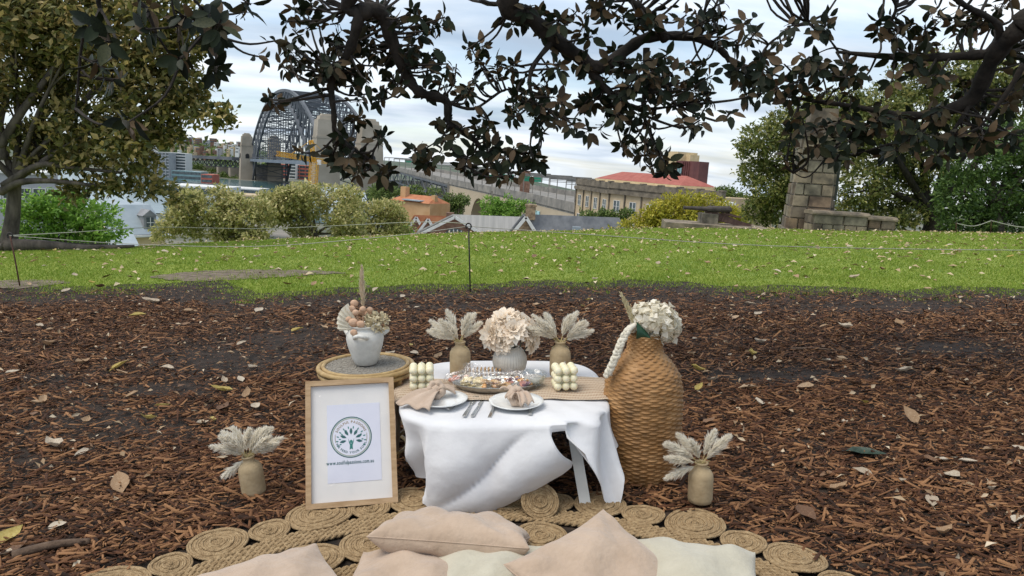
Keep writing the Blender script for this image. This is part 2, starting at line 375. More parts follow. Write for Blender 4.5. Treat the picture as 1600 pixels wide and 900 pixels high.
# fallen leaves
def leaf_mesh(seed, curl, nm):
    r = random.Random(seed); m = MB(); k = 6
    prof = [.0, .42, .5, .44, .27, .0]
    vs = []
    for i in range(k):
        t = i / (k - 1); x = t - .5
        for sgn in (-1, 0, 1):
            wv = prof[i] * sgn * .52
            z = curl * (t - .5) ** 2 * 1.1 + abs(sgn) * prof[i] * (.22 + .35 * curl * r.random()) + (r.random() - .5) * .05 * (sgn != 0)
            vs.append((x, wv, z))
    fs = []
    for i in range(k - 1):
        for j in range(2): fs.append((i * 3 + j, i * 3 + j + 1, (i + 1) * 3 + j + 1, (i + 1) * 3 + j))
    m.add(vs, fs); m.add([(-.5, -.012, 0), (-.5, .012, 0), (-.78, .006 + .1 * r.random(), .05)], [(0, 1, 2)])
    me = m.mesh(M['bark'], True, name=nm); return me
LC = {'tan': mat('dry_leaf_tan', (.34, .22, .125), (.50, .36, .23), 14, .7, .3, 60, objrand=.4, trans=.15),
      'pale': mat('dry_leaf_pale', (.42, .34, .25), (.58, .50, .39), 12, .75, .3, 60, objrand=.4, trans=.15),
      'brown': mat('dry_leaf_brown', (.13, .07, .04), (.25, .15, .09), 12, .7, .3, 60, objrand=.4),
      'yellow': mat('dry_leaf_yellow', (.42, .31, .08), (.55, .45, .16), 12, .6, .2, 60, objrand=.3, trans=.2),
      'green': mat('fallen_green_leaf', (.02, .035, .025), (.05, .075, .055), 8, .35, .2, 60)}
LBL = {('tan', 0): 'tan dry fig leaf fallen on the brown mulch', ('pale', 0): 'pale bleached dry leaf fallen on the brown mulch',
       ('brown', 0): 'dark brown curled dry leaf on the mulch', ('yellow', 0): 'yellow fallen leaf lying on the mulch', ('green', 0): 'glossy dark green fallen leaf on the mulch',
       ('tan', 1): 'tan dry leaf lying on the green lawn', ('pale', 1): 'pale bleached leaf lying on the green lawn', ('brown', 1): 'dark brown dry leaf lying on the lawn', ('yellow', 1): 'yellow fallen leaf lying on the green lawn'}
LM = {}
for c in LC:
    LM[c] = []
    for sd0 in range(4):
        me = leaf_mesh(sd0, (.12, .3, .55, .9)[sd0], 'fallen_leaf'); me.materials.clear(); me.materials.append(LC[c]); LM[c].append(me)
def drop_leaf(x, y, L, c, rz=None, variant=None, lawn=False):
    o = bpy.data.objects.new('fallen_leaf', LM[c][RNG.randrange(4) if variant is None else variant]); _link(o)
    o.location = (x, y, tz(x, y) + (.03 if not lawn else .035)); o.scale = (L, L * RNG.uniform(.8, 1.1), L)
    o.rotation_euler = (RNG.uniform(-.35, .35), RNG.uniform(-.3, .3), RNG.uniform(0, 6.28) if rz is None else rz)
    lb = LBL[(c, int(lawn))]; return tag(o, lb, 'leaf', 'fallen leaves: ' + lb)
def at_px(px, py, L, c, rz=None, variant=None):
    p = at_z(px, py, .02); return drop_leaf(p.x, p.y, L, c, rz, variant)
o = at_px(1421, 661, .115, 'tan', 1.9, 0); o.rotation_mode = 'ZYX'; o.rotation_euler = (.75, 0, 1.9); o.location.z += .04; o.scale = (.13, .15, .13); tag(o, 'large smooth tan leaf propped up on the mulch', 'leaf'); del o['group']
o = at_px(1352, 714, .20, 'green', -.35, 1); tag(o, 'long glossy dark green leaf lying curled on the mulch', 'leaf'); del o['group']
for px, py, L, c in ((1348, 741, .10, 'pale'), (1412, 755, .09, 'pale'), (1475, 722, .09, 'pale'), (1487, 745, .10, 'pale'), (1456, 788, .11, 'pale'), (1545, 705, .09, 'tan'), (1168, 608, .14, 'tan'),
                     (1185, 632, .12, 'pale'), (1258, 607, .13, 'tan'), (1352, 632, .09, 'yellow'), (1412, 582, .12, 'pale'), (1290, 565, .10, 'pale'), (1316, 563, .10, 'tan'), (1465, 580, .14, 'brown'),
                     (1188, 537, .12, 'pale'), (1175, 556, .14, 'yellow'), (1240, 503, .12, 'tan'), (1150, 498, .14, 'tan'), (1320, 513, .15, 'pale'), (1405, 508, .14, 'tan'), (1510, 480, .15, 'tan'), (1172, 476, .13, 'pale'),
                     (185, 575, .17, 'yellow'), (85, 700, .16, 'pale'), (190, 760, .2, 'tan'), (262, 577, .13, 'pale'), (215, 494, .17, 'yellow'), (235, 473, .22, 'pale'), (75, 541, .16, 'tan'), (130, 568, .14, 'tan'), (345, 612, .15, 'yellow'),
                     (465, 517, .15, 'yellow'), (405, 487, .16, 'pale'), (395, 576, .12, 'pale'), (388, 620, .13, 'tan'), (400, 640, .13, 'pale'), (350, 640, .12, 'brown'), (205, 620, .10, 'tan'), (298, 488, .16, 'tan'), (640, 472, .14, 'pale'), (745, 492, .11, 'tan'), (685, 560, .10, 'tan'), (785, 485, .09, 'pale'), (610, 556, .1, 'pale'), (660, 500, .1, 'tan'), (910, 480, .12, 'yellow'), (1080, 555, .1, 'tan'), (1090, 580, .12, 'yellow'), (15, 845, .12, 'yellow'), (30, 860, .1, 'brown'), (1290, 745, .08, 'brown'), (1260, 810, .14, 'brown'), (1130, 705, .08, 'tan'), (1590, 815, .1, 'pale')):
    at_px(px, py, L, c)
cols = ['tan'] * 4 + ['pale'] * 4 + ['brown'] * 3 + ['yellow']
for i in range(150):
    py = 462 + 430 * RNG.random() ** 1.6; px = RNG.uniform(0, 1600)
    p = at_z(px, py)
    if p.y > float(edge_y(p.x)) - .05 or (-1.7 < p.x < 1.5 and p.y < 3.4) or (-1.1 < p.x < 1 and p.y < 4.4): continue
    drop_leaf(p.x, p.y, RNG.uniform(.045, .105), RNG.choice(cols))
for i in range(150):
    y = RNG.uniform(8.6, 16); x = RNG.uniform(-.72, .72) * y
    if y < float(edge_y(x)): continue
    drop_leaf(x, y, RNG.uniform(.07, .15), RNG.choice(['tan', 'tan', 'pale', 'pale', 'yellow', 'brown']), lawn=True)
nL = 2300; y = 9 + 17 * NP.random(nL) ** .6; x = (NP.random(nL) ** .8 * 1.5 - .7) * y; k = y > edge_y(x); x, y = x[k], y[k]; nL = len(x)
C = np.stack([x, y, terrain(x, y) + .035], 1); D = rand_dir(nL); D[:, 2] *= .25; N_ = np.tile([0., 0, 1], (nL, 1)) + .35 * NP.normal(size=(nL, 3))
VV, FF = leaf_arrays(C, D, N_, .06 + .08 * NP.random(nL), .035 + .04 * NP.random(nL), .3)
np_obj('lawn_leaf_litter', VV, FF, mat('lawn_leaf_litter', (.30, .21, .11), (.62, .53, .36), 2, .8, island=.95, c3=(.46, .36, .21)), kind='stuff')
nL = 1500; y = 2.3 + 6.6 * NP.random(nL) ** .9; x = (NP.random(nL) * 2 - 1) * (y * .74); k = (y < edge_y(x)) & ~((np.abs(x) < 1.6) & (y < 3.4)); x, y = x[k], y[k]; nL = len(x)
C = np.stack([x, y, .035 + 0 * x], 1); D = rand_dir(nL); D[:, 2] *= .35; N_ = np.tile([0., 0, 1], (nL, 1)) + .5 * NP.normal(size=(nL, 3))
VV, FF = leaf_arrays(C, D, N_, .02 + .045 * NP.random(nL), .008 + .022 * NP.random(nL), .3)
np_obj('mulch_leaf_scraps', VV, FF, mat('mulch_leaf_scraps', (.16, .09, .05), (.60, .50, .36), 2, .8, island=.95, c3=(.34, .24, .14)), kind='stuff')
def curve_thing(name, pts, r, m, label, cat, group=None, n=6):
    b = MB(); pts = catmull(pts, 5); rr = lerpl(r if hasattr(r, '__len__') else [r, r], len(pts)); b.tube(pts, rr, n)
    return b.top(name, m, label, cat, org=pts[0], group=group, smooth=True)
M['stick'] = mat('stick_bark', (.07, .045, .03), (.18, .12, .08), 12, .9, .6, 60)
p = at_z(20, 868, .03); q = at_z(140, 846, .035); curve_thing('stick', [p, p.lerp(q, .5) + V((0, .01, .01)), q], [.02, .013], M['stick'], 'thick fallen stick lying on the mulch near the rug edge', 'stick')
p = at_z(1235, 545, .02); q = at_z(1325, 550, .02); curve_thing('stick', [p, p.lerp(q, .5) + V((0, .02, .01)), q], [.012, .006], M['stick'], 'thin dark straight stick lying among leaves on the mulch', 'stick')

# water and far shore
M['water'] = mat('harbour_water', (.04, .10, .11), (.07, .14, .15), .05, .15, .3, .6)
mb = MB(); wz = lambda x: -38.6 - x * math.tan(ROLL)
mb.add([(x, y, wz(x)) for x, y in ((-900, 420), (60, 420), (60, 905), (-900, 905))], [(0, 1, 2, 3)]); mb.top('harbour_water', M['water'], kind='structure')
M['hill'] = mat('far_hill', (.05, .075, .05), (.15, .15, .12), .02, .95, c3=(.085, .11, .075))
def hill(prof, D, depth, name, m, base=330):
    b = MB(); top = [at_y(px, py, D) for px, py in prof]; n = len(top)
    rows = [[at_y(px, base, D - depth) for px, _ in prof]]
    for t in (.35, .7, 1.0):
        rows.append([rows[0][i].lerp(top[i], t) for i in range(n)])
    rows.append([top[i] + FW * depth * .4 - UP * 60 for i in range(n)])
    vs = [p for r in rows for p in r]
    b.add(vs, [(j * n + i, j * n + i + 1, (j + 1) * n + i + 1, (j + 1) * n + i) for j in range(4) for i in range(n - 1)])
    return b.top(name, m, kind='structure', smooth=True)
hill([(-300, 232), (0, 222), (150, 214), (250, 217), (300, 219), (340, 224), (400, 234), (480, 240), (560, 247), (640, 254), (760, 262)], 2100, 900, 'hills', M['hill'], 285)
hill([(560, 262), (700, 266), (800, 276), (900, 297), (1000, 300), (1120, 304), (1180, 308), (1400, 322), (1900, 350)], 2400, 900, 'hills', M['hill'], 360)
hill([(150, 262), (250, 262), (300, 264), (345, 270), (372, 276), (400, 286)], 985, 60, 'shore', mat('shore', (.06, .08, .05), (.2, .19, .16), .05, .9), 300)
# ------------------------------------------------------------------ trees
def crown_pts(blobs, D, n, dd=.8, hollow=.55):
    w_ = np.array([rx * ry for _, _, rx, ry in blobs], float); w_ /= w_.sum()
    idx = NP.choice(len(blobs), n, p=w_); d = rand_dir(n); r = (hollow + (1 - hollow) * NP.random(n) ** .7)
    r *= 1 + .16 * np.sin(d[:, 0] * 9 + idx) * np.sin(d[:, 2] * 8 + idx * 2.)
    P = np.zeros((n, 3)); N = np.zeros((n, 3))
    for i, (px, py, rx, ry) in enumerate(blobs):
        k = idx == i; c = at_y(px, py, D + ((i * 37) % 11 / 11 - .5) * dd * rx * D / F)
        rad = np.array([rx, .75 * (rx + ry) / 2 + .25 * rx, ry]) * D / F
        P[k] = np.array(c) + d[k] * rad * r[k][:, None]; N[k] = d[k]
    return P, N
def foliage(name, blobs, D, n, size, m, parent, dd=.8, hollow=.55, droop=0., tuft=7):
    g = max(1, n // tuft); P, N = crown_pts(blobs, D, g, dd, hollow)
    P = np.repeat(P, tuft, 0) + NP.normal(size=(g * tuft, 3)) * size * .45; N = np.repeat(N, tuft, 0); n = len(P)
    Dr = unit(NP.normal(size=(n, 3)) * .8 + N * .5 + np.array([0, 0, .25 - droop])); Nn = unit(NP.normal(size=(n, 3)) * .6 + N * .4 + [0, 0, .8])
    L = size * (.65 + .7 * NP.random(n)); VV, FF = leaf_arrays(P, Dr, Nn, L, L * (.42 + .18 * NP.random(n)), .18)
    return np_obj(name, VV, FF, m, parent=parent)
def tree(name, label, blobs, D, n, size, m, trunk_px, tr, cat='tree', group=None, fork=.45, bark=None, base_z=None, limbs=9, **kw):
    x = (trunk_px - 800) / F * D * .99; bz = tz(x, D) if base_z is None else base_z
    base = V((x, D, bz - .1)); t = thing(name, label, cat, base, group)
    cen = [at_y(px, py, D + ((i * 37) % 11 / 11 - .5) * kw.get('dd', .8) * rx * D / F) for i, (px, py, rx, ry) in enumerate(blobs)]
    topc = sum(cen, V((0, 0, 0))) / len(cen); fk = base.lerp(V((x + (topc.x - x) * .3, D, topc.z)), fork)
    b = MB(); pts = catmull([base, base.lerp(fk, .5) + V((tr * .3, 0, 0)), fk], 4); b.tube(pts, lerpl([tr * 1.35, tr, tr * .85], len(pts)), 9)
    for i, c in sorted(enumerate(cen), key=lambda q: -blobs[q[0]][2] * blobs[q[0]][3])[:limbs]:
        mid = fk.lerp(c, .5) + V((RNG.uniform(-1, 1), RNG.uniform(-1, 1), RNG.uniform(-.2, .6))) * tr
        pp = catmull([fk - V((0, 0, tr * .4)), mid, c], 5); b.tube(pp, lerpl([tr * .55, tr * .3, tr * .08], len(pp)), 6)
        for _ in range(2):
            q = mid.lerp(c, RNG.random()); e = c + V((RNG.uniform(-1, 1), RNG.uniform(-1, 1), RNG.uniform(-.7, .9))) * blobs[i][2] * D / F * .7
            b.tube([q, q.lerp(e, .5) + V((0, 0, tr * .3)), e], [tr * .18, tr * .12, tr * .04], 5)
    b.part('trunk', bark or M['bark'], t, smooth=True)
    foliage('crown', blobs, D, n, size, m, t, **kw)
    return t, fk
def scatter_blobs(x0, x1, y0, y1, n, r0, r1, shape=None, seed=1):
    r = random.Random(seed); o = []
    while len(o) < n:
        u, v = r.random() * 2 - 1, r.random() * 2 - 1
        if shape == 'dome' and u * u + (v if v < 0 else 0) ** 2 > 1: continue
        if shape == 'round' and u * u + v * v > 1: continue
        q = r.uniform(r0, r1); o.append((x0 + (u + 1) / 2 * (x1 - x0), y0 + (v + 1) / 2 * (y1 - y0), q, q * r.uniform(.55, .8)))
    return o
# big fig at the left
bl = [(20, 30, 70, 45), (90, 10, 70, 40), (170, 20, 60, 40), (250, 10, 55, 35), (30, 130, 55, 35), (105, 120, 50, 35), (185, 110, 55, 40), (250, 90, 45, 40), (300, 60, 40, 30), (215, 170, 55, 35),
      (280, 160, 45, 25), (330, 178, 34, 15), (120, 190, 50, 30), (60, 215, 50, 25), (190, 220, 50, 25), (130, 245, 45, 22), (75, 255, 40, 16), (215, 255, 35, 18), (170, 285, 40, 16), (235, 292, 36, 15), (275, 308, 18, 10), (285, 130, 40, 25),
      (120, 60, 60, 40), (60, 75, 45, 30), (-60, 40, 80, 60), (-70, 150, 70, 50), (-60, 230, 60, 30), (120, 300, 30, 12), (345, 190, 20, 9), (250, 205, 40, 20)]
t, fk = tree('fig_tree', 'large fig tree with bronze green leaves and spreading roots at the lawn edge', bl, 16.5, 27000, .165, M['figleaf2'], -3, .15, fork=.52, limbs=14, dd=1.4, hollow=.35, tuft=6)
b = MB()
for pts, r0 in (([(0, 300), (30, 285), (80, 283), (150, 290)], .15), ([(5, 290), (60, 258), (110, 262), (190, 270)], .13), ([(0, 230), (30, 180), (60, 140), (95, 90), (120, 40)], .16), ([(5, 250), (0, 190), (20, 120), (15, 60)], .14)):
    pp = catmull([at_y(a, c, 16.2) for a, c in pts], 5); b.tube(pp, lerpl([r0 * .65, r0 * .22], len(pp)), 7)
b.part('limb', M['bark'], t, smooth=True)
b = MB()
for pts in ([(5, 380), (40, 393), (90, 390), (140, 396)], [(10, 385), (70, 385), (130, 389), (210, 386)], [(0, 385), (20, 398), (60, 399)]):
    pp = [at_y(a, c, 16.2 + i * .15) for i, (a, c) in enumerate(pts)]; pp = [V((p.x, p.y, max(p.z, tz(p.x, p.y)) + .02)) for p in catmull(pp, 5)]
    b.tube(pp, lerpl([.16, .10, .03], len(pp)), 7)
b.part('root', M['bark'], t, smooth=True)
# shrubs and trees behind the crest
tree('leafy_tree', 'bright green feathery tree below the big fig, by the iron fence', [(45, 325, 38, 20), (95, 318, 40, 22), (140, 335, 40, 22), (165, 360, 28, 16), (60, 355, 40, 22), (110, 362, 45, 20), (30, 372, 35, 16), (150, 378, 30, 12), (90, 385, 60, 14)], 26, 9000, .15, M['greenleaf'], 95, .16, base_z=tz(-16, 26) )
tree('golden_fig', 'golden green fig bush standing beside the house with the dormer', scatter_blobs(245, 420, 312, 372, 26, 16, 26, seed=3) + [(300, 318, 22, 14), (345, 300, 16, 10), (330, 330, 22, 14), (400, 330, 24, 14)], 31, 11000, .16, M['figleaf3'], 340, .14, dd=1.6, tuft=6)
tree('golden_fig', 'golden green fig bush below the yellow tower crane', scatter_blobs(420, 560, 300, 370, 26, 16, 28, seed=4) + [(475, 298, 26, 14), (510, 300, 24, 12), (450, 310, 24, 12)], 33, 11000, .16, M['figleaf3'], 490, .14, dd=1.6, tuft=6)
tree('golden_fig', 'golden green fig bush beside the orange gabled terraces', scatter_blobs(540, 630, 322, 372, 16, 14, 24, seed=5), 36, 6000, .17, M['figleaf3'], 585, .13, dd=1.6, tuft=6)
tree('leafy_shrub', 'low green shrub at the foot of the orange gabled terraces', scatter_blobs(610, 640, 352, 368, 6, 8, 13, seed=6), 38, 1300, .15, M['greenleaf'], 622, .06)
tree('round_tree', 'round green tree in front of the viaduct arches', scatter_blobs(690, 730, 306, 332, 14, 8, 14, 'dome', seed=7), 230, 3000, .75, M['midleaf'], 710, .4)
tree('round_tree', 'broad domed yellow green tree in front of the viaduct wall', scatter_blobs(760, 830, 308, 345, 24, 10, 18, 'dome', seed=8), 150, 6000, .5, M['greenleaf'], 795, .4)
tree('round_tree', 'dark green tree beside the bridge approach truss', scatter_blobs(590, 690, 296, 325, 16, 9, 16, seed=9), 260, 3500, .85, M['midleaf'], 640, .4)
tree('round_tree', 'green trees below the sandstone building wall', scatter_blobs(915, 980, 334, 350, 16, 7, 12, seed=10), 110, 3600, .38, M['midleaf'], 945, .2)
tree('yellow_tree', 'wide yellow green tree behind the old field gun', scatter_blobs(1015, 1155, 320, 358, 30, 14, 24, 'dome', seed=11) + [(1050, 314, 24, 11), (1078, 309, 24, 11), (1110, 316, 22, 12), (985, 352, 20, 9), (968, 356, 14, 7), (1005, 342, 18, 10)], 46, 13000, .19, M['yellowleaf'], 1060, .2, dd=1.4)
tree('round_tree', 'small dark tree beside the white shed roof', scatter_blobs(1125, 1160, 292, 312, 8, 8, 13, seed=12), 130, 1600, .45, M['midleaf'], 1140, .2)
tree('fig_tree', 'bronze leaved fig tree standing behind the stone memorial pillar', [(1190, 215, 36, 18), (1235, 200, 40, 30), (1180, 270, 28, 22), (1200, 300, 34, 26), (1215, 250, 34, 26), (1190, 330, 30, 22), (1225, 335, 30, 20), (1280, 180, 45, 30), (1260, 230, 40, 35), (1320, 175, 40, 35), (1170, 232, 22, 12), (1250, 290, 40, 40), (1310, 230, 40, 40)], 36, 19000, .2, M['figleaf4'], 1232, .3, dd=1.2, tuft=6)
t, fk = tree('fig_tree', 'old fig tree with thick dark forked trunk beyond the low stone wall', [(1370, 190, 50, 35), (1430, 180, 50, 40), (1390, 240, 50, 35), (1350, 290, 40, 35), (1340, 335, 40, 28), (1400, 300, 45, 32), (1380, 345, 50, 18), (1440, 250, 50, 40), (1500, 150, 55, 40), (1560, 130, 60, 35), (1480, 210, 45, 30), (1600, 150, 50, 40), (1420, 335, 30, 20), (1430, 130, 45, 30), (1490, 105, 50, 28), (1385, 160, 40, 28)], 34, 27000, .19, M['figleaf4'], 1462, .42, fork=.3, bark=M['darkbark'], dd=1.2, tuft=6)
tree('dense_tree', 'dense deep green rounded tree beside the old fig tree', [(1520, 250, 45, 34), (1570, 225, 45, 34), (1600, 260, 45, 36), (1500, 300, 38, 32), (1545, 300, 45, 34), (1590, 320, 45, 34), (1510, 345, 40, 24), (1560, 350, 45, 20), (1640, 290, 60, 60), (1650, 220, 60, 50), (1488, 330, 24, 24)], 29, 24000, .155, M['deepleaf'], 1560, .3, dd=1.0, hollow=.7, tuft=6)

# the fig overhead: limbs come in from a trunk out of frame at the right
TR0 = V((6.6, .9, 0)); fig = thing('overhanging_fig', 'dark fig branches with bronze leaves hanging over the picnic from above', 'tree', TR0)
PX = lambda px, py, D: at_y(px, py, D)
LIMB = []
def limb(pts, r, pre=None, n=9, keep=True):
    pp = ([V(p) for p in pre] if pre else []) + [PX(*p) for p in pts]; pp = catmull(pp, 5); rr = [q * .74 for q in lerpl(r, len(pp))]
    if keep: LIMB.extend([(p, q) for p, q in zip(pp, rr)])
    rr2 = [q * (1 + .10 * math.sin(i * 1.7) + .06 * math.sin(i * 4.1)) for i, q in enumerate(rr)]
    b = MB(); b.tube(pp, rr2, n); return b.part('branch', M['darkbark'], fig, smooth=True)
b = MB(); b.tube(catmull([TR0 - V((0, 0, .2)), TR0 + V((0, .05, 1.2)), TR0 + V((-.25, .3, 2.6)), TR0 + V((-.6, .6, 3.8))], 5), lerpl([.85, .55, .5, .4], 16), 14); b.part('trunk', M['bark'], fig, smooth=True)
K = TR0 + V((-.5, .55, 3.4))
PXM = 5.6 / F                                    # metres per photo pixel at the branches
limb([(803, -20, 5.2), (829, 26, 5.3), (867, 61, 5.4), (905, 88, 5.5), (938, 106, 5.5), (979, 78, 5.6), (1015, 58, 5.6), (1082, 58, 5.7), (1123, 76, 5.8), (1141, 96, 5.8)], [.24, .13, .085, .07, .065, .055, .04, .03], [K, K + V((-3, 2.2, 1.4)), V((1.0, 4.6, 3.9))])
limb([(566, -30, 5.0), (561, 26, 5.1), (545, 80, 5.2), (519, 126, 5.3), (522, 180, 5.3), (526, 210, 5.4), (561, 239, 5.4), (606, 268, 5.5)], [.16, .10, .055, .045, .03, .025, .02, .012], [K + V((-3, 2.2, 1.4)), V((.6, 4.0, 3.8))])
limb([(561, 20, 5.1), (593, 19, 5.2), (619, 80, 5.3), (639, 123, 5.4), (658, 145, 5.4), (697, 158, 5.5), (703, 193, 5.5), (742, 219, 5.6), (764, 251, 5.6), (793, 268, 5.7)], [.08, .065, .055, .05, .045, .04, .03, .02, .014])
limb([(1640, 10, 4.9), (1600, 40, 5.0), (1555, 85, 5.2), (1519, 153, 5.4), (1465, 175, 5.5), (1411, 180, 5.6), (1330, 166, 5.7), (1235, 151, 5.9), (1205, 135, 5.9)], [.2, .12, .095, .08, .07, .045, .03, .02, .012], [K, V((4.6, 4.0, 3.4))])
limb([(1560, 80, 5.2), (1523, 86, 5.3), (1420, 90, 5.5), (1307, 81, 5.6)], [.05, .045, .035, .015])
limb([(1010, 75, 5.6), (1008, 130, 5.6), (1006, 180, 5.6), (1024, 225, 5.7), (1037, 256, 5.7)], [.035, .028, .02, .014, .008])
limb([(1040, 62, 5.6), (1020, 30, 5.5), (985, 0, 5.4), (960, -25, 5.3)], [.05, .04, .03, .03])
limb([(1141, 94, 5.8), (1180, 105, 5.8), (1200, 70, 5.8), (1245, 40, 5.8)], [.03, .02, .014, .006])
limb([(905, 88, 5.5), (935, 125, 5.5), (960, 150, 5.5), (1000, 170, 5.6), (1060, 165, 5.7)], [.05, .04, .03, .02, .01])
limb([(867, 61, 5.4), (830, 110, 5.3), (835, 160, 5.3), (870, 175, 5.4)], [.03, .022, .016, .008])
limb([(697, 158, 5.5), (740, 170, 5.5), (790, 140, 5.5), (830, 150, 5.5)], [.02, .015, .012, .006])
limb([(703, 193, 5.5), (690, 215, 5.4), (660, 235, 5.4)], [.012, .009, .005]); limb([(742, 219, 5.6), (730, 245, 5.5), (725, 275, 5.5)], [.012, .009, .005]); limb([(764, 235, 5.6), (810, 240, 5.6), (840, 236, 5.6)], [.02, .012, .006])
limb([(1465, 175, 5.5), (1430, 215, 5.5), (1390, 225, 5.5), (1340, 240, 5.6)], [.022, .015, .01, .005]); limb([(1411, 180, 5.6), (1350, 195, 5.6), (1310, 225, 5.6), (1265, 275, 5.6), (1240, 270, 5.6)], [.02, .015, .012, .008, .004])
limb([(1519, 153, 5.4), (1500, 190, 5.4), (1460, 235, 5.4)], [.03, .018, .008]); limb([(1420, 90, 5.5), (1390, 50, 5.4), (1400, 10, 5.3), (1380, -20, 5.2)], [.02, .016, .014, .012]); limb([(1310, 81, 5.6), (1290, 55, 5.6), (1262, 35, 5.6)], [.012, .009, .004]); limb([(1330, 82, 5.6), (1300, 75, 5.6), (1265, 90, 5.6)], [.01, .008, .004])
limb([(1555, 85, 5.2), (1560, 40, 5.1), (1510, 10, 5.1), (1470, -20, 5.0)], [.04, .03, .025, .02]); limb([(1600, 100, 5.0), (1570, 150, 5.1), (1530, 200, 5.2)], [.03, .02, .008])
limb([(165, -40, 4.6), (155, 20, 4.7), (130, 60, 4.8), (122, 130, 4.9), (118, 170, 4.9)], [.03, .022, .016, .012, .006], [V((.6, 4.0, 3.8)), V((-1.5, 4.0, 3.6))]); limb([(220, -40, 4.7), (232, 20, 4.8), (255, 70, 4.9), (290, 110, 5.0)], [.03, .02, .015, .01, .005], [V((-1.5, 4.0, 3.6))]); limb([(300, -40, 4.7), (312, 10, 4.8), (325, 45, 4.8), (350, 60, 4.9)], [.03, .016, .012, .01, .005], [V((-1.5, 4.0, 3.6))]); limb([(270, -40, 4.7), (277, 40, 4.8), (283, 90, 4.9)], [.03, .012, .008, .005], [V((-1.5, 4.0, 3.6))])
CL = [(150, 70, 40, 50, 5), (165, 125, 30, 30, 4), (265, 25, 45, 25, 6), (340, 50, 38, 40, 9), (348, 105, 28, 18, 4), (290, 105, 20, 25, 3), (205, 45, 30, 25, 3), (130, 25, 40, 20, 4), (195, 185, 30, 15, 3), (380, 12, 30, 18, 3),
      (430, 152, 16, 10, 2), (450, 92, 40, 20, 6), (470, 60, 45, 35, 9), (520, 100, 40, 30, 9), (555, 70, 45, 50, 13), (500, 25, 50, 25, 7), (600, 50, 45, 40, 9), (640, 85, 40, 40, 9), (680, 115, 40, 35, 8), (715, 130, 28, 25, 5), (565, 145, 35, 24, 6), (610, 125, 25, 25, 4), (560, 175, 12, 12, 2), (690, 40, 30, 24, 4), (640, 30, 40, 25, 6), (500, 128, 24, 14, 3),
      (528, 215, 12, 30, 3), (545, 255, 26, 26, 6), (590, 215, 16, 12, 3), (580, 265, 26, 16, 4), (610, 272, 16, 10, 3), (468, 236, 8, 12, 1),
      (735, 205, 26, 18, 4), (760, 190, 25, 16, 4), (780, 225, 26, 22, 6), (810, 255, 20, 20, 4), (838, 238, 16, 16, 4), (690, 195, 14, 14, 3), (655, 225, 16, 13, 3), (680, 250, 22, 15, 4), (725, 258, 22, 14, 4), (768, 265, 20, 12, 3), (795, 270, 20, 12, 3),
      (830, 150, 45, 32, 9), (800, 170, 25, 18, 4), (855, 190, 40, 18, 6), (740, 70, 22, 25, 3), (735, 110, 14, 16, 2), (770, 90, 30, 20, 5), (800, 110, 28, 24, 4), (800, 20, 30, 20, 4),
      (860, 25, 45, 24, 7), (900, 50, 40, 35, 7), (890, 130, 40, 40, 10), (930, 165, 40, 30, 9), (955, 110, 40, 36, 8), (940, 20, 40, 20, 5), (1000, 30, 40, 28, 7), (1000, 115, 40, 36, 9), (1045, 95, 40, 30, 8), (1050, 150, 45, 36, 11), (990, 170, 40, 28, 8), (1090, 185, 32, 22, 6), (1110, 120, 36, 36, 8), (1140, 150, 30, 28, 5), (1080, 25, 45, 24, 7), (1140, 30, 40, 30, 7), (1170, 60, 24, 24, 4), (1180, 110, 30, 25, 6), (1200, 140, 28, 18, 5), (1215, 85, 25, 20, 4), (1235, 40, 14, 12, 2), (915, 195, 40, 12, 4), 
      (1000, 215, 20, 16, 4), (990, 235, 16, 14, 4), (1015, 245, 18, 18, 4), (1040, 262, 18, 12, 3), (1045, 240, 8, 12, 1), (1030, 275, 10, 7, 1),
      (1275, 38, 28, 16, 5), (1260, 88, 14, 8, 2), (1300, 120, 45, 28, 8), (1250, 150, 36, 24, 7), (1350, 130, 45, 36, 9), (1390, 65, 36, 36, 7), (1420, 30, 36, 24, 6), (1440, 105, 40, 26, 6), (1480, 50, 40, 30, 7), (1530, 25, 45, 24, 8), (1580, 70, 24, 36, 4), (1330, 190, 45, 26, 8), (1400, 200, 45, 26, 9), (1460, 190, 40, 32, 9), (1530, 185, 45, 36, 10), (1500, 220, 40, 24, 6), (1255, 205, 40, 25, 7), (1230, 240, 22, 12, 3), (1300, 225, 36, 18, 5), (1385, 238, 40, 16, 5), (1585, 130, 25, 36, 5), (1560, 215, 40, 22, 5), (1500, 130, 36, 24, 5), (1460, 235, 25, 10, 3), (1330, 245, 25, 8, 2),
      (900, -70, 110, 50, 16), (1060, -60, 90, 45, 12), (620, -70, 90, 45, 12), (500, -50, 70, 35, 9), (1250, -70, 90, 40, 10), (1450, -70, 110, 45, 16), (1600, -50, 60, 60, 10), (250, -70, 90, 40, 10), (760, -60, 60, 40, 8), (1150, -150, 160, 60, 14), (850, -160, 160, 60, 14), (1660, 60, 40, 80, 8), (1500, -150, 120, 50, 12)]
lp = np.array([tuple(p) for p, _ in LIMB]); twig = MB(); LCn, LD, LN, LL = [], [], [], []
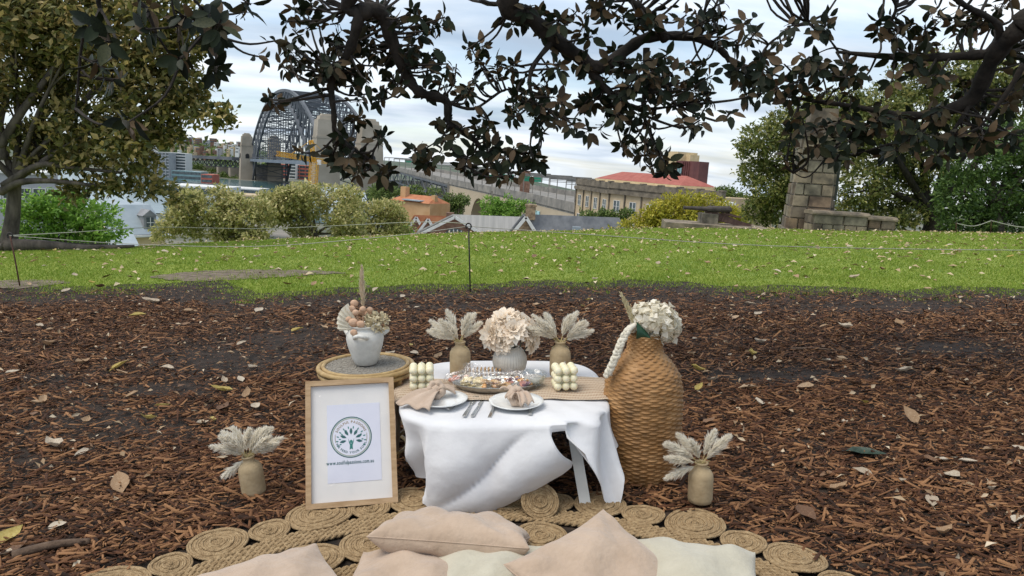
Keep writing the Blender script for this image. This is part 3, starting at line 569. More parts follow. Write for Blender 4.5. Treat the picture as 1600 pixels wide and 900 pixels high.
for cx_, cy_, rx, ry, cnt in CL:
    for _ in range(int(cnt * (.98 if cx_ > 400 else .6) + .5)):
        a = RNG.uniform(0, 6.28); q = math.sqrt(RNG.random()); px, py = cx_ + rx * q * math.cos(a), cy_ + ry * q * math.sin(a)
        D = (4.7 if px < 400 else 5.5) + RNG.uniform(-.45, .45); e = PX(px, py, D)
        j = int(np.argmin(((lp - np.array(e)) ** 2).sum(1) + .15 * np.maximum(0, e.z - lp[:, 2]) )); s0 = V(lp[j]); dvec = e - s0
        if dvec.length < 1.2:
            mid = s0.lerp(e, .5) + V((RNG.uniform(-.1, .1), RNG.uniform(-.1, .1), RNG.uniform(-.13, .02))) * min(1, dvec.length * 1.5)
            pp = catmull([s0, mid, e], 4); twig.tube(pp, lerpl([.008 + .006 * dvec.length, .005], len(pp)), 5, cap=False)
            ax = (e - mid).normalized() if (e - mid).length > .02 else V((0, 0, 1))
        else: ax = V((RNG.uniform(-.4, .4), 0, .6)).normalized(); twig.tube([e, e - ax * .12 + V((0, 0, .1))], [.004, .006], 5, cap=False)
        ax = (ax + V((RNG.uniform(-.5, .5), RNG.uniform(-.5, .5), RNG.uniform(-.2, .5)))).normalized(); o1 = ax.orthogonal().normalized(); o2 = ax.cross(o1)
        m = RNG.randint(5, 8); ph = RNG.random() * 6
        for i in range(m):
            an = ph + i * 2.4; out_ = o1 * math.cos(an) + o2 * math.sin(an); el = RNG.uniform(-.5, .9)
            d = (out_ * math.cos(el) + ax * math.sin(el) + V((0, 0, -.28))).normalized(); nn = (ax - d * ax.dot(d) + V((RNG.uniform(-.3, .3),) * 3)).normalized()
            st = e - ax * RNG.uniform(0, .08) + d * .018
            twig.tube([e - ax * .03, st], [.002, .002], 3, cap=False)
            LCn.append(st); LD.append(d); LN.append(nn); LL.append(RNG.triangular(.05, .125, .085) * (1.25 if px < 400 else 1))
twig.part('twigs', M['darkbark'], fig, kind='stuff')
# leaf outline of nine points, folded along the midrib
def big_leaves(C, D, N, L):
    D = unit(D); S = unit(np.cross(D, N)); N = np.cross(S, D); n = len(C); W = L * .25
    rows = []; prof = [(0, 0), (.18, .72), (.45, 1.), (.75, .68), (1., 0)]
    vs = []
    bend = NP.uniform(.05, .3, n)
    for t, w_ in prof:
        c = C + D * (L * t)[:, None] - N * (L * bend * t * t)[:, None]
        if w_ == 0: vs.append(c)
        else:
            vs.append(c); e = (W * w_)[:, None]
            vs.append(c + S * e + N * e * .28); vs.append(c - S * e + N * e * .28)
    VV = np.stack(vs, 1)                      # 0 base; 1,2,3; 4,5,6; 7,8,9; 10 tip
    tri = [(0, 2, 1), (0, 1, 3), (1, 2, 5), (1, 5, 4), (1, 4, 3), (3, 4, 6), (4, 5, 8), (4, 8, 7), (4, 7, 6), (6, 7, 9), (7, 8, 10), (7, 10, 9)]
    FF = np.concatenate([np.arange(n)[:, None] * 11 + [f] for f in tri], 1).reshape(-1, 3)
    return VV, FF, tri
C = np.array([tuple(p) for p in LCn]); D_ = np.array([tuple(p) for p in LD]); N_ = np.array([tuple(p) for p in LN]); L_ = np.array(LL)
ppx, ppy = to_px(C[:, 0], C[:, 1], C[:, 2]); vis = (ppx > 0) & (ppx < 1600) & (ppy > 0)
score = np.where(vis, L_ / C[:, 1] * (.35 + np.abs(np.cross(D_, N_)[:, 1] * 0 + N_[:, 1])), 0); order = np.argsort(-score); first = order[:300]; rest = order[300:]
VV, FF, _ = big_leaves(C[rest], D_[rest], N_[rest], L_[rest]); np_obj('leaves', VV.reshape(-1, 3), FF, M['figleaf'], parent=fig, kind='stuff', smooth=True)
LT = [mat('leaf_dark', (.007, .012, .006), (.02, .03, .012), 12, .55, .2, 50, objrand=.6, spec=.25), mat('leaf_bronze', (.06, .042, .024), (.16, .11, .065), 12, .6, .2, 50, objrand=.6, trans=.08, spec=.25), mat('leaf_olive', (.018, .026, .01), (.05, .055, .022), 12, .55, .2, 50, objrand=.6, spec=.25)]  # overhead leaf tones kept dark, crown shade put into the base colour
VV, FF, tri = big_leaves(C[first], D_[first], N_[first], L_[first])
base_me = []
for k_ in range(3):
    vloc, _, _ = big_leaves(np.zeros((1, 3)), np.array([[1., 0, 0]]), np.array([[0., 0, 1]]), np.array([1.]))
    me = bpy.data.meshes.new('leaf'); me.from_pydata(vloc[0].tolist(), [], tri); me.materials.append(LT[k_]); me.polygons.foreach_set('use_smooth', [True] * len(tri)); base_me.append(me)
for i in first:
    d = V(D_[i]).normalized(); s = d.cross(V(N_[i])).normalized(); nn = s.cross(d)
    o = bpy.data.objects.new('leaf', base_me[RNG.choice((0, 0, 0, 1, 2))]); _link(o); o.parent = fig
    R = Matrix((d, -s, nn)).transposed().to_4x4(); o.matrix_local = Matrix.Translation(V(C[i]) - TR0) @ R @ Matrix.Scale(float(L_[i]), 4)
# ------------------------------------------------------------------ background: buildings, bridge, crane, memorial
SP = {'sand': mat('sandstone_wall', (.42, .32, .20), (.54, .43, .29), .4, .85, .2, 3), 'sanddark': mat('weathered_sandstone', (.09, .078, .062), (.22, .185, .14), .6, .9, .2, 3),
      'glass': mat('window_glass', (.03, .04, .045), (.10, .13, .14), .3, .12, spec=.8), 'white': mat('white_paint', (.62, .62, .60), (.74, .74, .72), 2, .6), 'redtile': mat('terracotta_red', (.30, .085, .065), (.38, .125, .095), .8, .8, .3, 6),
      'orange': mat('orange_tile', (.36, .13, .06), (.47, .20, .095), 1., .8, .3, 8), 'brick': mat('brown_brick', (.15, .085, .06), (.27, .16, .115), 1.5, .9, .3, 10), 'greyroof': mat('corrugated_grey', (.35, .34, .32), (.47, .45, .42), .5, .6, stretch=(6, .3, .3)),
      'slate': mat('slate', (.17, .175, .19), (.28, .28, .29), 1.2, .7, .3, 6), 'paleroof': mat('pale_metal_roof', (.27, .32, .36), (.37, .42, .45), .6, .5), 'cream': mat('cream_wall', (.55, .43, .24), (.65, .52, .32), 1, .8),
      'steel': mat('bridge_steel', (.075, .085, .10), (.14, .15, .165), .05, .7), 'steel2': mat('bridge_deck', (.13, .16, .20), (.19, .225, .265), .03, .7), 'pyl': mat('granite_pylon', (.28, .245, .19), (.40, .35, .285), .05, .9), 'concrete': mat('viaduct_concrete', (.40, .33, .235), (.50, .42, .31), .05, .9), 'parapet': mat('viaduct_parapet', (.16, .155, .145), (.30, .28, .25), .3, .9),
      'yellow': mat('crane_yellow', (.62, .33, .02), (.70, .40, .04), .3, .5), 'grey': mat('grey_render', (.33, .34, .36), (.44, .45, .46), .2, .8), 'maroon': mat('maroon_cladding', (.10, .035, .035), (.15, .055, .05), .4, .5), 'tealglass': mat('teal_glass', (.12, .24, .26), (.22, .36, .38), .08, .15, spec=.8),
      'pinkred': mat('red_panel', (.42, .10, .07), (.50, .16, .11), .1, .7), 'black': mat('black_metal', (.015, .015, .016), (.03, .03, .03), 3, .5), 'orangew': mat('orange_render', (.46, .27, .13), (.55, .35, .19), .4, .85), 'stone': mat('rubble_stone', (.17, .12, .08), (.42, .31, .2), 3.5, .95, .6, 8), 'bluepanel': mat('pale_blue_panel', (.36, .60, .66), (.45, .68, .72), .5, .6)}
class Fac:
    """a wall plane: origin at its top-left, u along the wall, UP vertical, n outwards"""
    def __init__(s, a, b, flip=False):
        s.a = V(a); e = V(b) - s.a; e -= UP * e.dot(UP); s.L = e.length; s.u = e / s.L; s.n = UP.cross(s.u) * -1
        if s.n.dot(V((0, 0, CAMZ)) - s.a) < 0: s.n = -s.n
    def p(s, x, z, o=0.): return s.a + s.u * x + UP * z + s.n * o
    def box(s, mb, x0, x1, z0, z1, o0, o1): return mb.frame_box(s.p((x0 + x1) / 2, (z0 + z1) / 2, (o0 + o1) / 2), s.u * (x1 - x0) / 2, s.n * (o1 - o0) / 2, UP * (z1 - z0) / 2)
def win(fc, t, x, z, w_, h_, m='glass', fr='white', bars=(1, 1), proud=.05, fw=.12):
    b = MB(); fc.box(b, x, x + w_, z - h_, z, -.05, proud * .4); o = b.part('window', SP[m], t)
    b = MB(); f = fw
    for q in ((x - f, x, z - h_ - f, z + f), (x + w_, x + w_ + f, z - h_ - f, z + f), (x, x + w_, z, z + f), (x, x + w_, z - h_ - f, z - h_)): fc.box(b, *q, -.02, proud)
    for i in range(1, bars[0] + 1): c = x + w_ * i / (bars[0] + 1); fc.box(b, c - f * .3, c + f * .3, z - h_, z, 0, proud * .9)
    for i in range(1, bars[1] + 1): c = z - h_ * i / (bars[1] + 1); fc.box(b, x, x + w_, c - f * .3, c + f * .3, 0, proud * .8)
    b.part('frame', SP[fr], o); return o
def base_of(p): return V((p.x, p.y, min(p.z - 1, tz(p.x, p.y) - .3)))
# sandstone building with the red hipped roof
cL, cC, cR = at_y(902, 286, 172), at_y(954, 292, 150), at_y(1128, 309, 122)
f1 = Fac(cL, cC); f2 = Fac(cC, cR); t = thing('sandstone_building', 'long sandstone office building with red hipped roof and dark parapet', 'building', base_of(f2.p(f2.L / 2, -14)))
H = 16.
for f in (f1, f2):
    b = MB(); f.box(b, 0, f.L, -H, 0, -12, 0); b.part('wall', SP['sand'], t)
    b = MB(); f.box(b, -.2, f.L + .2, -.2, 1.0, -.6, .35); f.box(b, -.3, f.L + .3, -1.3, -.6, -.3, .6); f.box(b, 0, f.L, -.6, -.2, -.2, .15)
    k = int(f.L / 5)
    for i in range(k + 1): f.box(b, i * f.L / k - .5, i * f.L / k + .5, 1., 1.2, -.5, .45)
    b.part('parapet', SP['sanddark'], t)
    b = MB()
    for i in range(k + 1): f.box(b, max(0, i * f.L / k - .15), min(f.L, i * f.L / k + .15), -H, -1.3, 0, .25)
    b.part('downpipes', SP['sanddark'], t)
    for i in range(k):
        for j in range(3):
            x = (i + .5) * f.L / k
            for q in (-.95, .1): win(f, t, x + q, -2.6 - j * 4.2, .85, 2.2, bars=(0, 1), proud=.12, fw=.09)
b = MB(); e0, e1 = at_y(941, 279, 168), at_y(1066, 295, 140); fr = Fac(e0, e1); R0 = [fr.p(-1, 0, 1.2), fr.p(fr.L + 1, 0, 1.2), fr.p(fr.L + 1, 0, -7), fr.p(-1, 0, -7)]; rg = [fr.p(3.5, 1.8, -3), fr.p(fr.L - 3, 1.8, -3)]
b.add(R0 + rg, [(0, 1, 5, 4), (1, 2, 5), (2, 3, 4, 5), (3, 0, 4)]); b.part('roof', SP['redtile'], t)
b = MB(); fr.box(b, -1.1, fr.L + 1.1, -.6, -.03, -7, 1.3); b.part('eaves', SP['cream'], t)
b = MB(); fr.box(b, 0, fr.L, -6, -.6, -6.5, 0); b.part('attic_wall', SP['brick'], t)
b = MB(); b.add([fr.p(3, -1.6, .3), fr.p(fr.L * .3, -1.6, .3), fr.p(fr.L * .3, -3, 3), fr.p(3, -3, 3)], [(0, 1, 2, 3)]); b.add([fr.p(fr.L * .55, -1.6, .3), fr.p(fr.L * .9, -1.6, .3), fr.p(fr.L * .9, -3, 3), fr.p(fr.L * .55, -3, 3)], [(0, 1, 2, 3)]); b.part('lower_roof', SP['redtile'], t)
# tower behind
f = Fac(at_y(1057, 251, 250), at_y(1093, 256, 240)); t = thing('apartment_tower', 'maroon clad apartment tower with glass bays behind the red roof', 'building', base_of(f.p(f.L / 2, -20)))
b = MB(); f.box(b, 0, f.L, -10, 0, -4, 0); b.part('cladding', SP['maroon'], t); b = MB(); f.box(b, -7, f.L + 2, -30, -9, -10, .6); f.box(b, -7, -.2, -10, 3, -9, -.5); f.box(b, -3, 2, 0, 2.2, -8, -4); b.part('wall', SP['cream'], t)
for x, z in ((.9, -.9), (.9, -5.), (4.6, -5.)):
    if x < f.L - 2: win(f, t, x, z, 2.2, 3.2, 'tealglass', 'black', (1, 0), .15, .1)
for x in (3.6, 4.6, 5.6, 6.6):
    if x < f.L: b = MB(); f.box(b, x, x + .12, -9.5, -.3, 0, .25); b.part('fin', SP['maroon'], t)
# gabled hall with the long grey roof
def gable_house(name, label, a, b_, D, rise, length, wall, roof, trim, ax_px=None, wz=6., drop=None):
    L, R = at_y(*a, D), at_y(*b_, D); f = Fac(L, R); t = thing(name, label, 'building', base_of(f.p(f.L / 2, -wz)))
    back = V((1, .35, 0)) if ax_px is None else ax_px; back = (back - UP * back.dot(UP)).normalized() * length; ap = f.p(f.L / 2, rise)
    m = MB(); m.prism([f.p(0, 0), f.p(0, -wz), f.p(f.L, -wz), f.p(f.L, 0), ap], back); m.part('wall', wall, t)
    m = MB()
    for s, e in ((f.p(-.25, -.22), ap), (f.p(f.L + .25, -.22), ap)):
        off = UP * .12; o = -back.normalized() * .3; q = [s + off + o, e + off + o, e + off + back, s + off + back]; m.prism(q, UP * .14)
    m.part('roof', roof, t)
    m = MB(); o = f.n * .34
    for s in (f.p(-.3, -.24), f.p(f.L + .3, -.24)): m.bar(s + o, ap + o + UP * .02, .12, .28)
    m.part('bargeboard', trim, t)
    return t, f, ap, back
t, f, ap, back = gable_house('gabled_hall', 'brown brick hall with white edged gable and long grey roof', (658, 364), (762, 366), 72, 1.75, 10, SP['brick'], SP['greyroof'], SP['white'])
b = MB(); c = f.L * .5 + .1
arch = [f.p(c - .95, -1.0, .06)] + [f.p(c - .95 * math.cos(q), .1 + .55 * math.sin(q), .06) for q in np.linspace(0, math.pi, 9)] + [f.p(c + .95, -1.0, .06)]
b.prism(arch, f.n * .04); o = b.part('window', SP['glass'], t); b = MB()
for i in range(6): x = c - .95 + i * .38; f.box(b, x - .05, x + .05, -1.0, .1 + .45 * math.sin(math.acos(max(-1, min(1, (c - x) / .97)))), .1, .16)
f.box(b, c - 1, c + 1, -.35, -.27, .1, .17); b.part('frame', SP['white'], o)
t, f, ap, back = gable_house('stone_cottage', 'rubble stone gable with chimney and grey slate roof', (802, 366), (838, 368), 64, 1.55, 9, SP['stone'], SP['slate'], SP['white'])
b = MB(); c = ap + back.normalized() * .4; b.frame_box(c + UP * .4, RT * .42, FW * .35, UP * .6); b.frame_box(c + UP * 1.02, RT * .5, FW * .42, UP * .09); b.part('chimney', SP['stone'], t)
b = MB(); q = ap + back * .42 - UP * 1.1 + V((.9, -.9, 0)); b.frame_box(q, RT * .35, FW * .3, UP * .45); b.part('skylight', SP['paleroof'], t)
t, f, ap, back = gable_house('terrace_house', 'orange tiled terrace with white gable boards, left of the pair', (637, 362), (663, 364), 84, 1.7, 4, SP['brick'], SP['orange'], SP['white']); win(f, t, .5, .1, .8, .9, fw=.1)
t, f, ap, back = gable_house('terrace_house', 'orange tiled terrace with white gable boards, beside the brick hall', (655, 364), (682, 366), 80, 1.55, 4, SP['brick'], SP['orange'], SP['white']); win(f, t, .5, .1, .8, .9, fw=.1)
b = MB(); b.frame_box(ap + back * .6 + UP * .3, RT * .4, FW * .4, UP * .5); b.part('chimney', SP['brick'], t)
# orange rendered house further back
f = Fac(at_y(612, 312, 175), at_y(672, 321, 168)); t = thing('orange_house', 'orange rendered house with pale roof and tall chimney', 'building', base_of(f.p(5, -8)))
b = MB(); f.box(b, 0, f.L, -10, 0, -7, 0); b.part('wall', SP['orangew'], t); b = MB(); b.add([f.p(-.3, 0, .5), f.p(f.L, 0, .5), f.p(f.L - 1.5, 1.5, -3.5), f.p(1.5, 1.5, -3.5), f.p(-.3, 0, -7), f.p(f.L, 0, -7)], [(0, 1, 2, 3), (3, 2, 5, 4), (0, 3, 4), (1, 5, 2)]); b.part('roof', SP['orange'], t)
b = MB(); f.box(b, 1.2, 2.8, 0, 3.2, -3, -1.6); b.part('chimney', SP['orangew'], t); b = MB(); f.box(b, f.L - 1.5, f.L - .4, 0, 1.8, -3, -2); b.part('chimney', SP['orangew'], t); b = MB(); f.box(b, 4, f.L - 2.5, .3, .55, -2.5, .7); b.part('awning', SP['paleroof'], t)
# house with dormer at the left
f = Fac(at_y(172, 372, 52), at_y(258, 370, 55)); t = thing('dormer_house', 'cream house with pale metal mansard roof and grey dormer window', 'building', base_of(f.p(2, -4)))
b = MB(); f.box(b, 0, f.L, -4, .2, -6, 0); b.part('wall', SP['cream'], t)
b = MB(); b.add([f.p(-.2, .2, .25), f.p(f.L + .2, .2, .25), f.p(f.L - .3, 2.2, -1.7), f.p(-.2, 2.2, -1.7), f.p(f.L, .2, -6), f.p(f.L - .3, 2.2, -5)], [(0, 1, 2, 3), (1, 4, 5, 2)]); b.add([f.p(-.2, 2.2, -1.7), f.p(f.L - .3, 2.2, -1.7), f.p(f.L - .3, 2.25, -5), f.p(-.2, 2.25, -5)], [(0, 1, 2, 3)]); b.part('roof', SP['paleroof'], t)
b = MB(); f.box(b, -.3, f.L + .3, .02, .16, -.1, .4); b.part('gutter', SP['white'], t)
b = MB(); f.box(b, 2.4, 3.3, .5, 1.5, -1.6, -.1); b.prism([f.p(2.3, 1.5, -.05), f.p(3.4, 1.5, -.05), f.p(2.85, 1.95, -.05)], -f.n * 1.6); dm = b.part('dormer', SP['slate'], t)
b = MB(); f.box(b, 2.6, 3.1, .65, 1.4, -.1, -.04); b.part('window', SP['glass'], dm); b = MB(); f.box(b, 2.83, 2.87, .65, 1.4, -.04, -.01); f.box(b, 2.6, 3.1, 1.0, 1.04, -.04, -.012); b.part('frame', SP['white'], dm)
f = Fac(at_y(166, 383, 44), at_y(214, 382, 45)); t = thing('garden_shed', 'low shed with pale metal roof below the dormer house', 'shed', base_of(f.p(1, -2)))
b = MB(); f.box(b, 0, f.L, -2, -.1, -2.5, 0); b.part('wall', SP['black'], t); b = MB(); b.prism([f.p(-.1, -.1, .2), f.p(f.L + .1, -.1, .2), f.p(f.L + .1, .5, -1.8), f.p(-.1, .5, -1.8)], UP * .06); b.part('roof', SP['paleroof'], t)
# left grey building
f = Fac(at_y(-60, 268, 80), at_y(85, 272, 84)); t = thing('grey_building', 'pale grey building with a window row seen behind the big fig', 'building', base_of(f.p(5, -8)))
b = MB(); f.box(b, 0, f.L, -9, 0, -6, 0); b.part('wall', SP['grey'], t); b = MB(); f.box(b, -.2, f.L + .2, 0, .25, -6.2, .3); b.part('roof', SP['white'], t)
for i in range(7): win(f, t, .8 + i * 1.4, -1.6, 1.1, 1.1, proud=.1, fw=.08)
# apartment slabs on the far shore
M['band'] = SP['white']
def slab(label, a, b_, D, hgt, nf, m, depth=18, name='apartment_block', group=None, nb=0):
    f = Fac(at_y(*a, D), at_y(*b_, D)); t = thing(name, label, 'building', base_of(f.p(f.L / 2, -hgt)), group)
    q = MB(); f.box(q, 0, f.L, -hgt, 0, -depth, 0); q.part('wall', m, t); h_ = hgt / nf
    for i in range(nf): q = MB(); f.box(q, .5, f.L - .5, -hgt + i * h_ + .25 * h_, -hgt + i * h_ + .85 * h_, 0, .15); q.part('window_band', SP['glass'], t)
    for i in range(1, nb): q = MB(); x = f.L * i / nb; f.box(q, x - .35, x + .35, -hgt, 0, .12, .5); q.part('column', m, t)
    return t
slab('white apartment block with dark balcony bands, beside the bridge approach', (262, 238), (290, 241), 880, 30, 9, SP['white'])
slab('wide grey apartment block with column grid on the far shore', (222, 236), (264, 240), 860, 34, 10, SP['grey'], nb=8)
slab('pale stepped apartment block behind the fig branches', (200, 224), (236, 228), 930, 40, 11, SP['white'], nb=5)
slab('low glass fronted wharf building with pale roof', (268, 266), (314, 270), 760, 9, 2, SP['tealglass'])
slab('small red brick wharf building with white roof line', (314, 272), (332, 274), 750, 9, 2, SP['pinkred'])
slab('long white wharf shed roof above the harbour', (255, 288), (352, 296), 520, 8, 1, SP['white'], 30, 'wharf_shed')
slab('red and white apartment block seen under the bridge deck', (433, 256), (486, 259), 1050, 34, 7, SP['pinkred'], nb=6)
slab('white apartment tower between the red blocks under the bridge', (452, 255), (462, 256), 1040, 34, 8, SP['white'])
slab('flat white roofed shed between tree crowns', (1136, 316), (1150, 317), 90, 3, 1, SP['white'], 5, 'small_shed')
for i in range(80):
    px = RNG.uniform(255, 385) if i < 64 else RNG.uniform(60, 250); py = 206 + (px - 250) * .12 + 26 * RNG.random() ** 1.5; wd = RNG.uniform(3, 9) * (1 if py < 222 else .7); m = RNG.choice(['white', 'grey', 'sand', 'brick', 'cream']); D = 1940 - (py - 205) * 12; hh = RNG.uniform(7, 22) * (1 if py < 222 else .5)
    f = Fac(at_y(px, py, D), at_y(px + wd, py + wd * .06, D)); b = MB(); f.box(b, 0, f.L, -hh - 30, 0, -12, 0); b.mi = 1
    for j in range(int(hh / 5)): f.box(b, 1, f.L - 1, -5 * j - 4, -5 * j - 2, 0, .4)
    b.top('far_building', [SP[m], SP['glass']], 'small %s block on the far hillside skyline' % {'white': 'white', 'grey': 'grey', 'sand': 'sandy', 'brick': 'brown', 'cream': 'cream'}[m], 'building', f.p(0, -hh - 30), 'far hillside blocks, ' + m)
for i, (px, py, rx, ry, D) in enumerate(((305, 262, 14, 9, 1000), (283, 258, 10, 9, 990), (330, 270, 12, 6, 990), (345, 277, 14, 7, 960), (365, 282, 12, 6, 950), (258, 268, 10, 6, 900), (596, 300, 16, 7, 420))):
    tree('shore_tree', 'rounded green tree on the far shore below the bridge', [(px, py, rx * .7, ry * .8), (px - rx * .6, py + 2, rx * .6, ry * .7), (px + rx * .6, py + 1, rx * .6, ry * .7)], D, 900, 2.6, M['midleaf'], px, .8, group='trees along the far shore', base_z=at_y(px, py + ry + 3, D).z)
nT = 130; tpx = NP.uniform(60, 420, nT); tpy = 209 + (tpx - 250) * .12 + 38 * NP.random(nT); Cf = []
for a_, c_ in zip(tpx, tpy): p_ = np.array(tuple(at_y(a_, c_ + 3, 2000 - (c_ - 205) * 11))); Cf.append(p_ + NP.normal(size=(34, 3)) * np.array([9, 6, 4]))
Cf = np.concatenate(Cf); VV, FF = leaf_arrays(Cf, rand_dir(len(Cf)), rand_dir(len(Cf)), 5 + 3 * NP.random(len(Cf)), 4 + 2 * NP.random(len(Cf)), .2); np_obj('hillside_wood', VV, FF, M['midleaf'], kind='stuff')
slab('long pale pier shed with grey window band by the water', (338, 292), (404, 300), 640, 6, 1, SP['white'], 30, 'wharf_shed')
slab('sandy warehouse with flat roof below the pier shed', (352, 303), (398, 309), 330, 9, 2, SP['sand'], 16, 'warehouse')
# --- the arch bridge
S0, N0 = at_y(500, 251, 585), at_y(394, 247.5, 940); ax = N0 - S0; ax -= UP * ax.dot(UP); wd = ax.normalized().cross(UP); wd = wd if wd.x > 0 else -wd; wd *= 41
br = thing('arch_bridge', 'grey steel arch bridge with four stone pylons and approach spans', 'bridge', S0 - UP * 40)
def arch_pt(t, top, e): z = (15 + 59 * 4 * t * (1 - t) * (1 - .12 * math.sin(math.pi * t))) if top else (-33 + 91 * 4 * t * (1 - t)); return S0.lerp(N0, t) + wd * e + UP * z
NPn = 28
for e in (0, 1):
    top = MB(); bot = MB(); web = MB(); hang = MB()
    for i in range(NPn):
        t0, t1 = i / NPn, (i + 1) / NPn; a, b2, c, d = arch_pt(t0, 1, e), arch_pt(t1, 1, e), arch_pt(t0, 0, e), arch_pt(t1, 0, e)
        top.bar(a, b2, 2.2, 2.6, UP); bot.bar(c, d, 2.2, 2.8, UP); web.bar(a, c, 1.0, 1.0, UP)
        if i < NPn // 2: web.bar(a, d, 1., 1., UP)
        else: web.bar(c, b2, 1., 1., UP)
        dk = S0.lerp(N0, t0) + wd * e
        if (c - dk).dot(UP) > 2: hang = MB(); hang.bar(c, dk, .7, .7, UP); hang.part('hanger', SP['steel'], br)
    web.bar(arch_pt(1, 1, e), arch_pt(1, 0, e), 1.3, 1.3, UP)
    tr = top.part('top_chord', SP['steel'], br); bot.part('bottom_chord', SP['steel'], br); web.part('web_members', SP['steel'], br)
lat = MB()
for i in range(NPn + 1):
    t0 = i / NPn
    for tp in (0, 1):
        a, b2 = arch_pt(t0, tp, 0), arch_pt(t0, tp, 1); lat.bar(a, b2, .9, .9, UP)
        if i < NPn: lat.bar(a, arch_pt(t0 + 1 / NPn, tp, 1), .7, .7, UP); lat.bar(b2, arch_pt(t0 + 1 / NPn, tp, 0), .7, .7, UP)
    if i % 2 == 0: lat.bar(arch_pt(t0, 0, 0), arch_pt(t0, 1, 1), .6, .6, UP); lat.bar(arch_pt(t0, 0, 1), arch_pt(t0, 1, 0), .6, .6, UP)
lat.part('lateral_bracing', SP['steel'], br)
dk = MB(); dk.frame_box((S0 + N0) / 2 + wd / 2 - UP * 2.2, wd * .58, (N0 - S0) * .53, UP * 1.6); dk.part('deck', SP['steel2'], br)
rl = MB()
for e in (-.07, 1.07):
    a, b2 = S0 + wd * e, N0 + wd * e; rl.bar(a + UP * 1.2, b2 + UP * 1.2, .4, .5, UP)
    for i in range(40): q = a.lerp(b2, i / 39); rl.bar(q - UP * .6, q + UP * 1.2, .25, .25, UP)
rl.part('deck_railing', SP['steel'], br)
def pylon(px, py, D, w_, base):
    a = at_y(px, py, D); h_ = (a - at_y(px, base, D)).length; t = MB(); an = ax.normalized(); sd2 = wd.normalized()
    def lay(z0, z1, w0, w1):
        v = []
        for z, q in ((z0, w0), (z1, w1)): v += [a + UP * z + sd2 * s * q / 2 + an * r_ * q / 2 for s, r_ in ((-1, -1), (1, -1), (1, 1), (-1, 1))]
        t.add(v, [(3, 2, 1, 0), (4, 5, 6, 7), (0, 1, 5, 4), (1, 2, 6, 5), (2, 3, 7, 6), (3, 0, 4, 7)])
    lay(-h_, -w_ * 1.1, w_ * 1.28, w_ * 1.02); lay(-w_ * 1.1, -w_ * .28, w_ * 1.0, w_ * .9); lay(-w_ * .28, -w_ * .1, w_ * .74, w_ * .68); lay(-w_ * .1, 0, w_ * .5, w_ * .44)
    lay(-w_ * 1.18, -w_ * 1.08, w_ * 1.07, w_ * 1.07)
    o = t.part('pylon', SP['pyl'], br)
    b = MB(); dz = (S0 - a).dot(UP) if D < 800 else (N0 - a).dot(UP); r = w_ * .17; c = a + UP * (dz + w_ * .25) - an * w_ * .5
    for s2, dr in ((c, -an), (a + UP * (dz + w_ * .25) - sd2 * w_ * .53, -sd2)):
        u = UP.cross(dr).normalized(); poly = [s2 + u * r - UP * r * 1.6] + [s2 + u * r * math.cos(q) + UP * r * math.sin(q) for q in np.linspace(0, math.pi, 9)] + [s2 - u * r - UP * r * 1.6]
        b.prism([p - dr * w_ * .1 for p in poly], dr * w_ * .16)
    b.part('archway_shade', SP['black'], o)  # solid black infill stands in for the shade inside the arch opening
for q in ((509, 178, 575, 15.5, 292), (578, 186, 590, 16.5, 300), (385.5, 208, 940, 13.5, 286), (428, 212, 950, 13.5, 288)): pylon(*q)
ab = MB(); q = N0 + wd * .5 - UP * 24; ab.frame_box(q, wd * .4, ax.normalized() * 5, UP * 17); ab.part('abutment', SP['parapet'], br)
# northern approach (dark truss on piers)
a, b2 = at_y(384, 247, 950), at_y(296, 243, 1080); d = b2 - a; m = MB(); m.frame_box((a + b2) / 2 - UP * 1.5, d / 2, wd * .4, UP * 2); m.part('deck', SP['steel'], br)
m = MB()
for i in range(12):
    p, q = a.lerp(b2, i / 12), a.lerp(b2, (i + 1) / 12); m.bar(p - UP * 3, q - UP * 13, .9, .9, UP); m.bar(q - UP * 3, p - UP * 13, .9, .9, UP); m.bar(p - UP * 13, q - UP * 13, 1.2, 1.2, UP); m.bar(p - UP * 3, p - UP * 13, .9, .9, UP)
m.part('approach_truss', SP['steel'], br)
for i in (.1, .3, .55, .8): m = MB(); p = a.lerp(b2, i) - UP * 22; m.frame_box(p, d.normalized() * 3, wd * .3, UP * 9); m.part('pier', SP['pyl'], br)
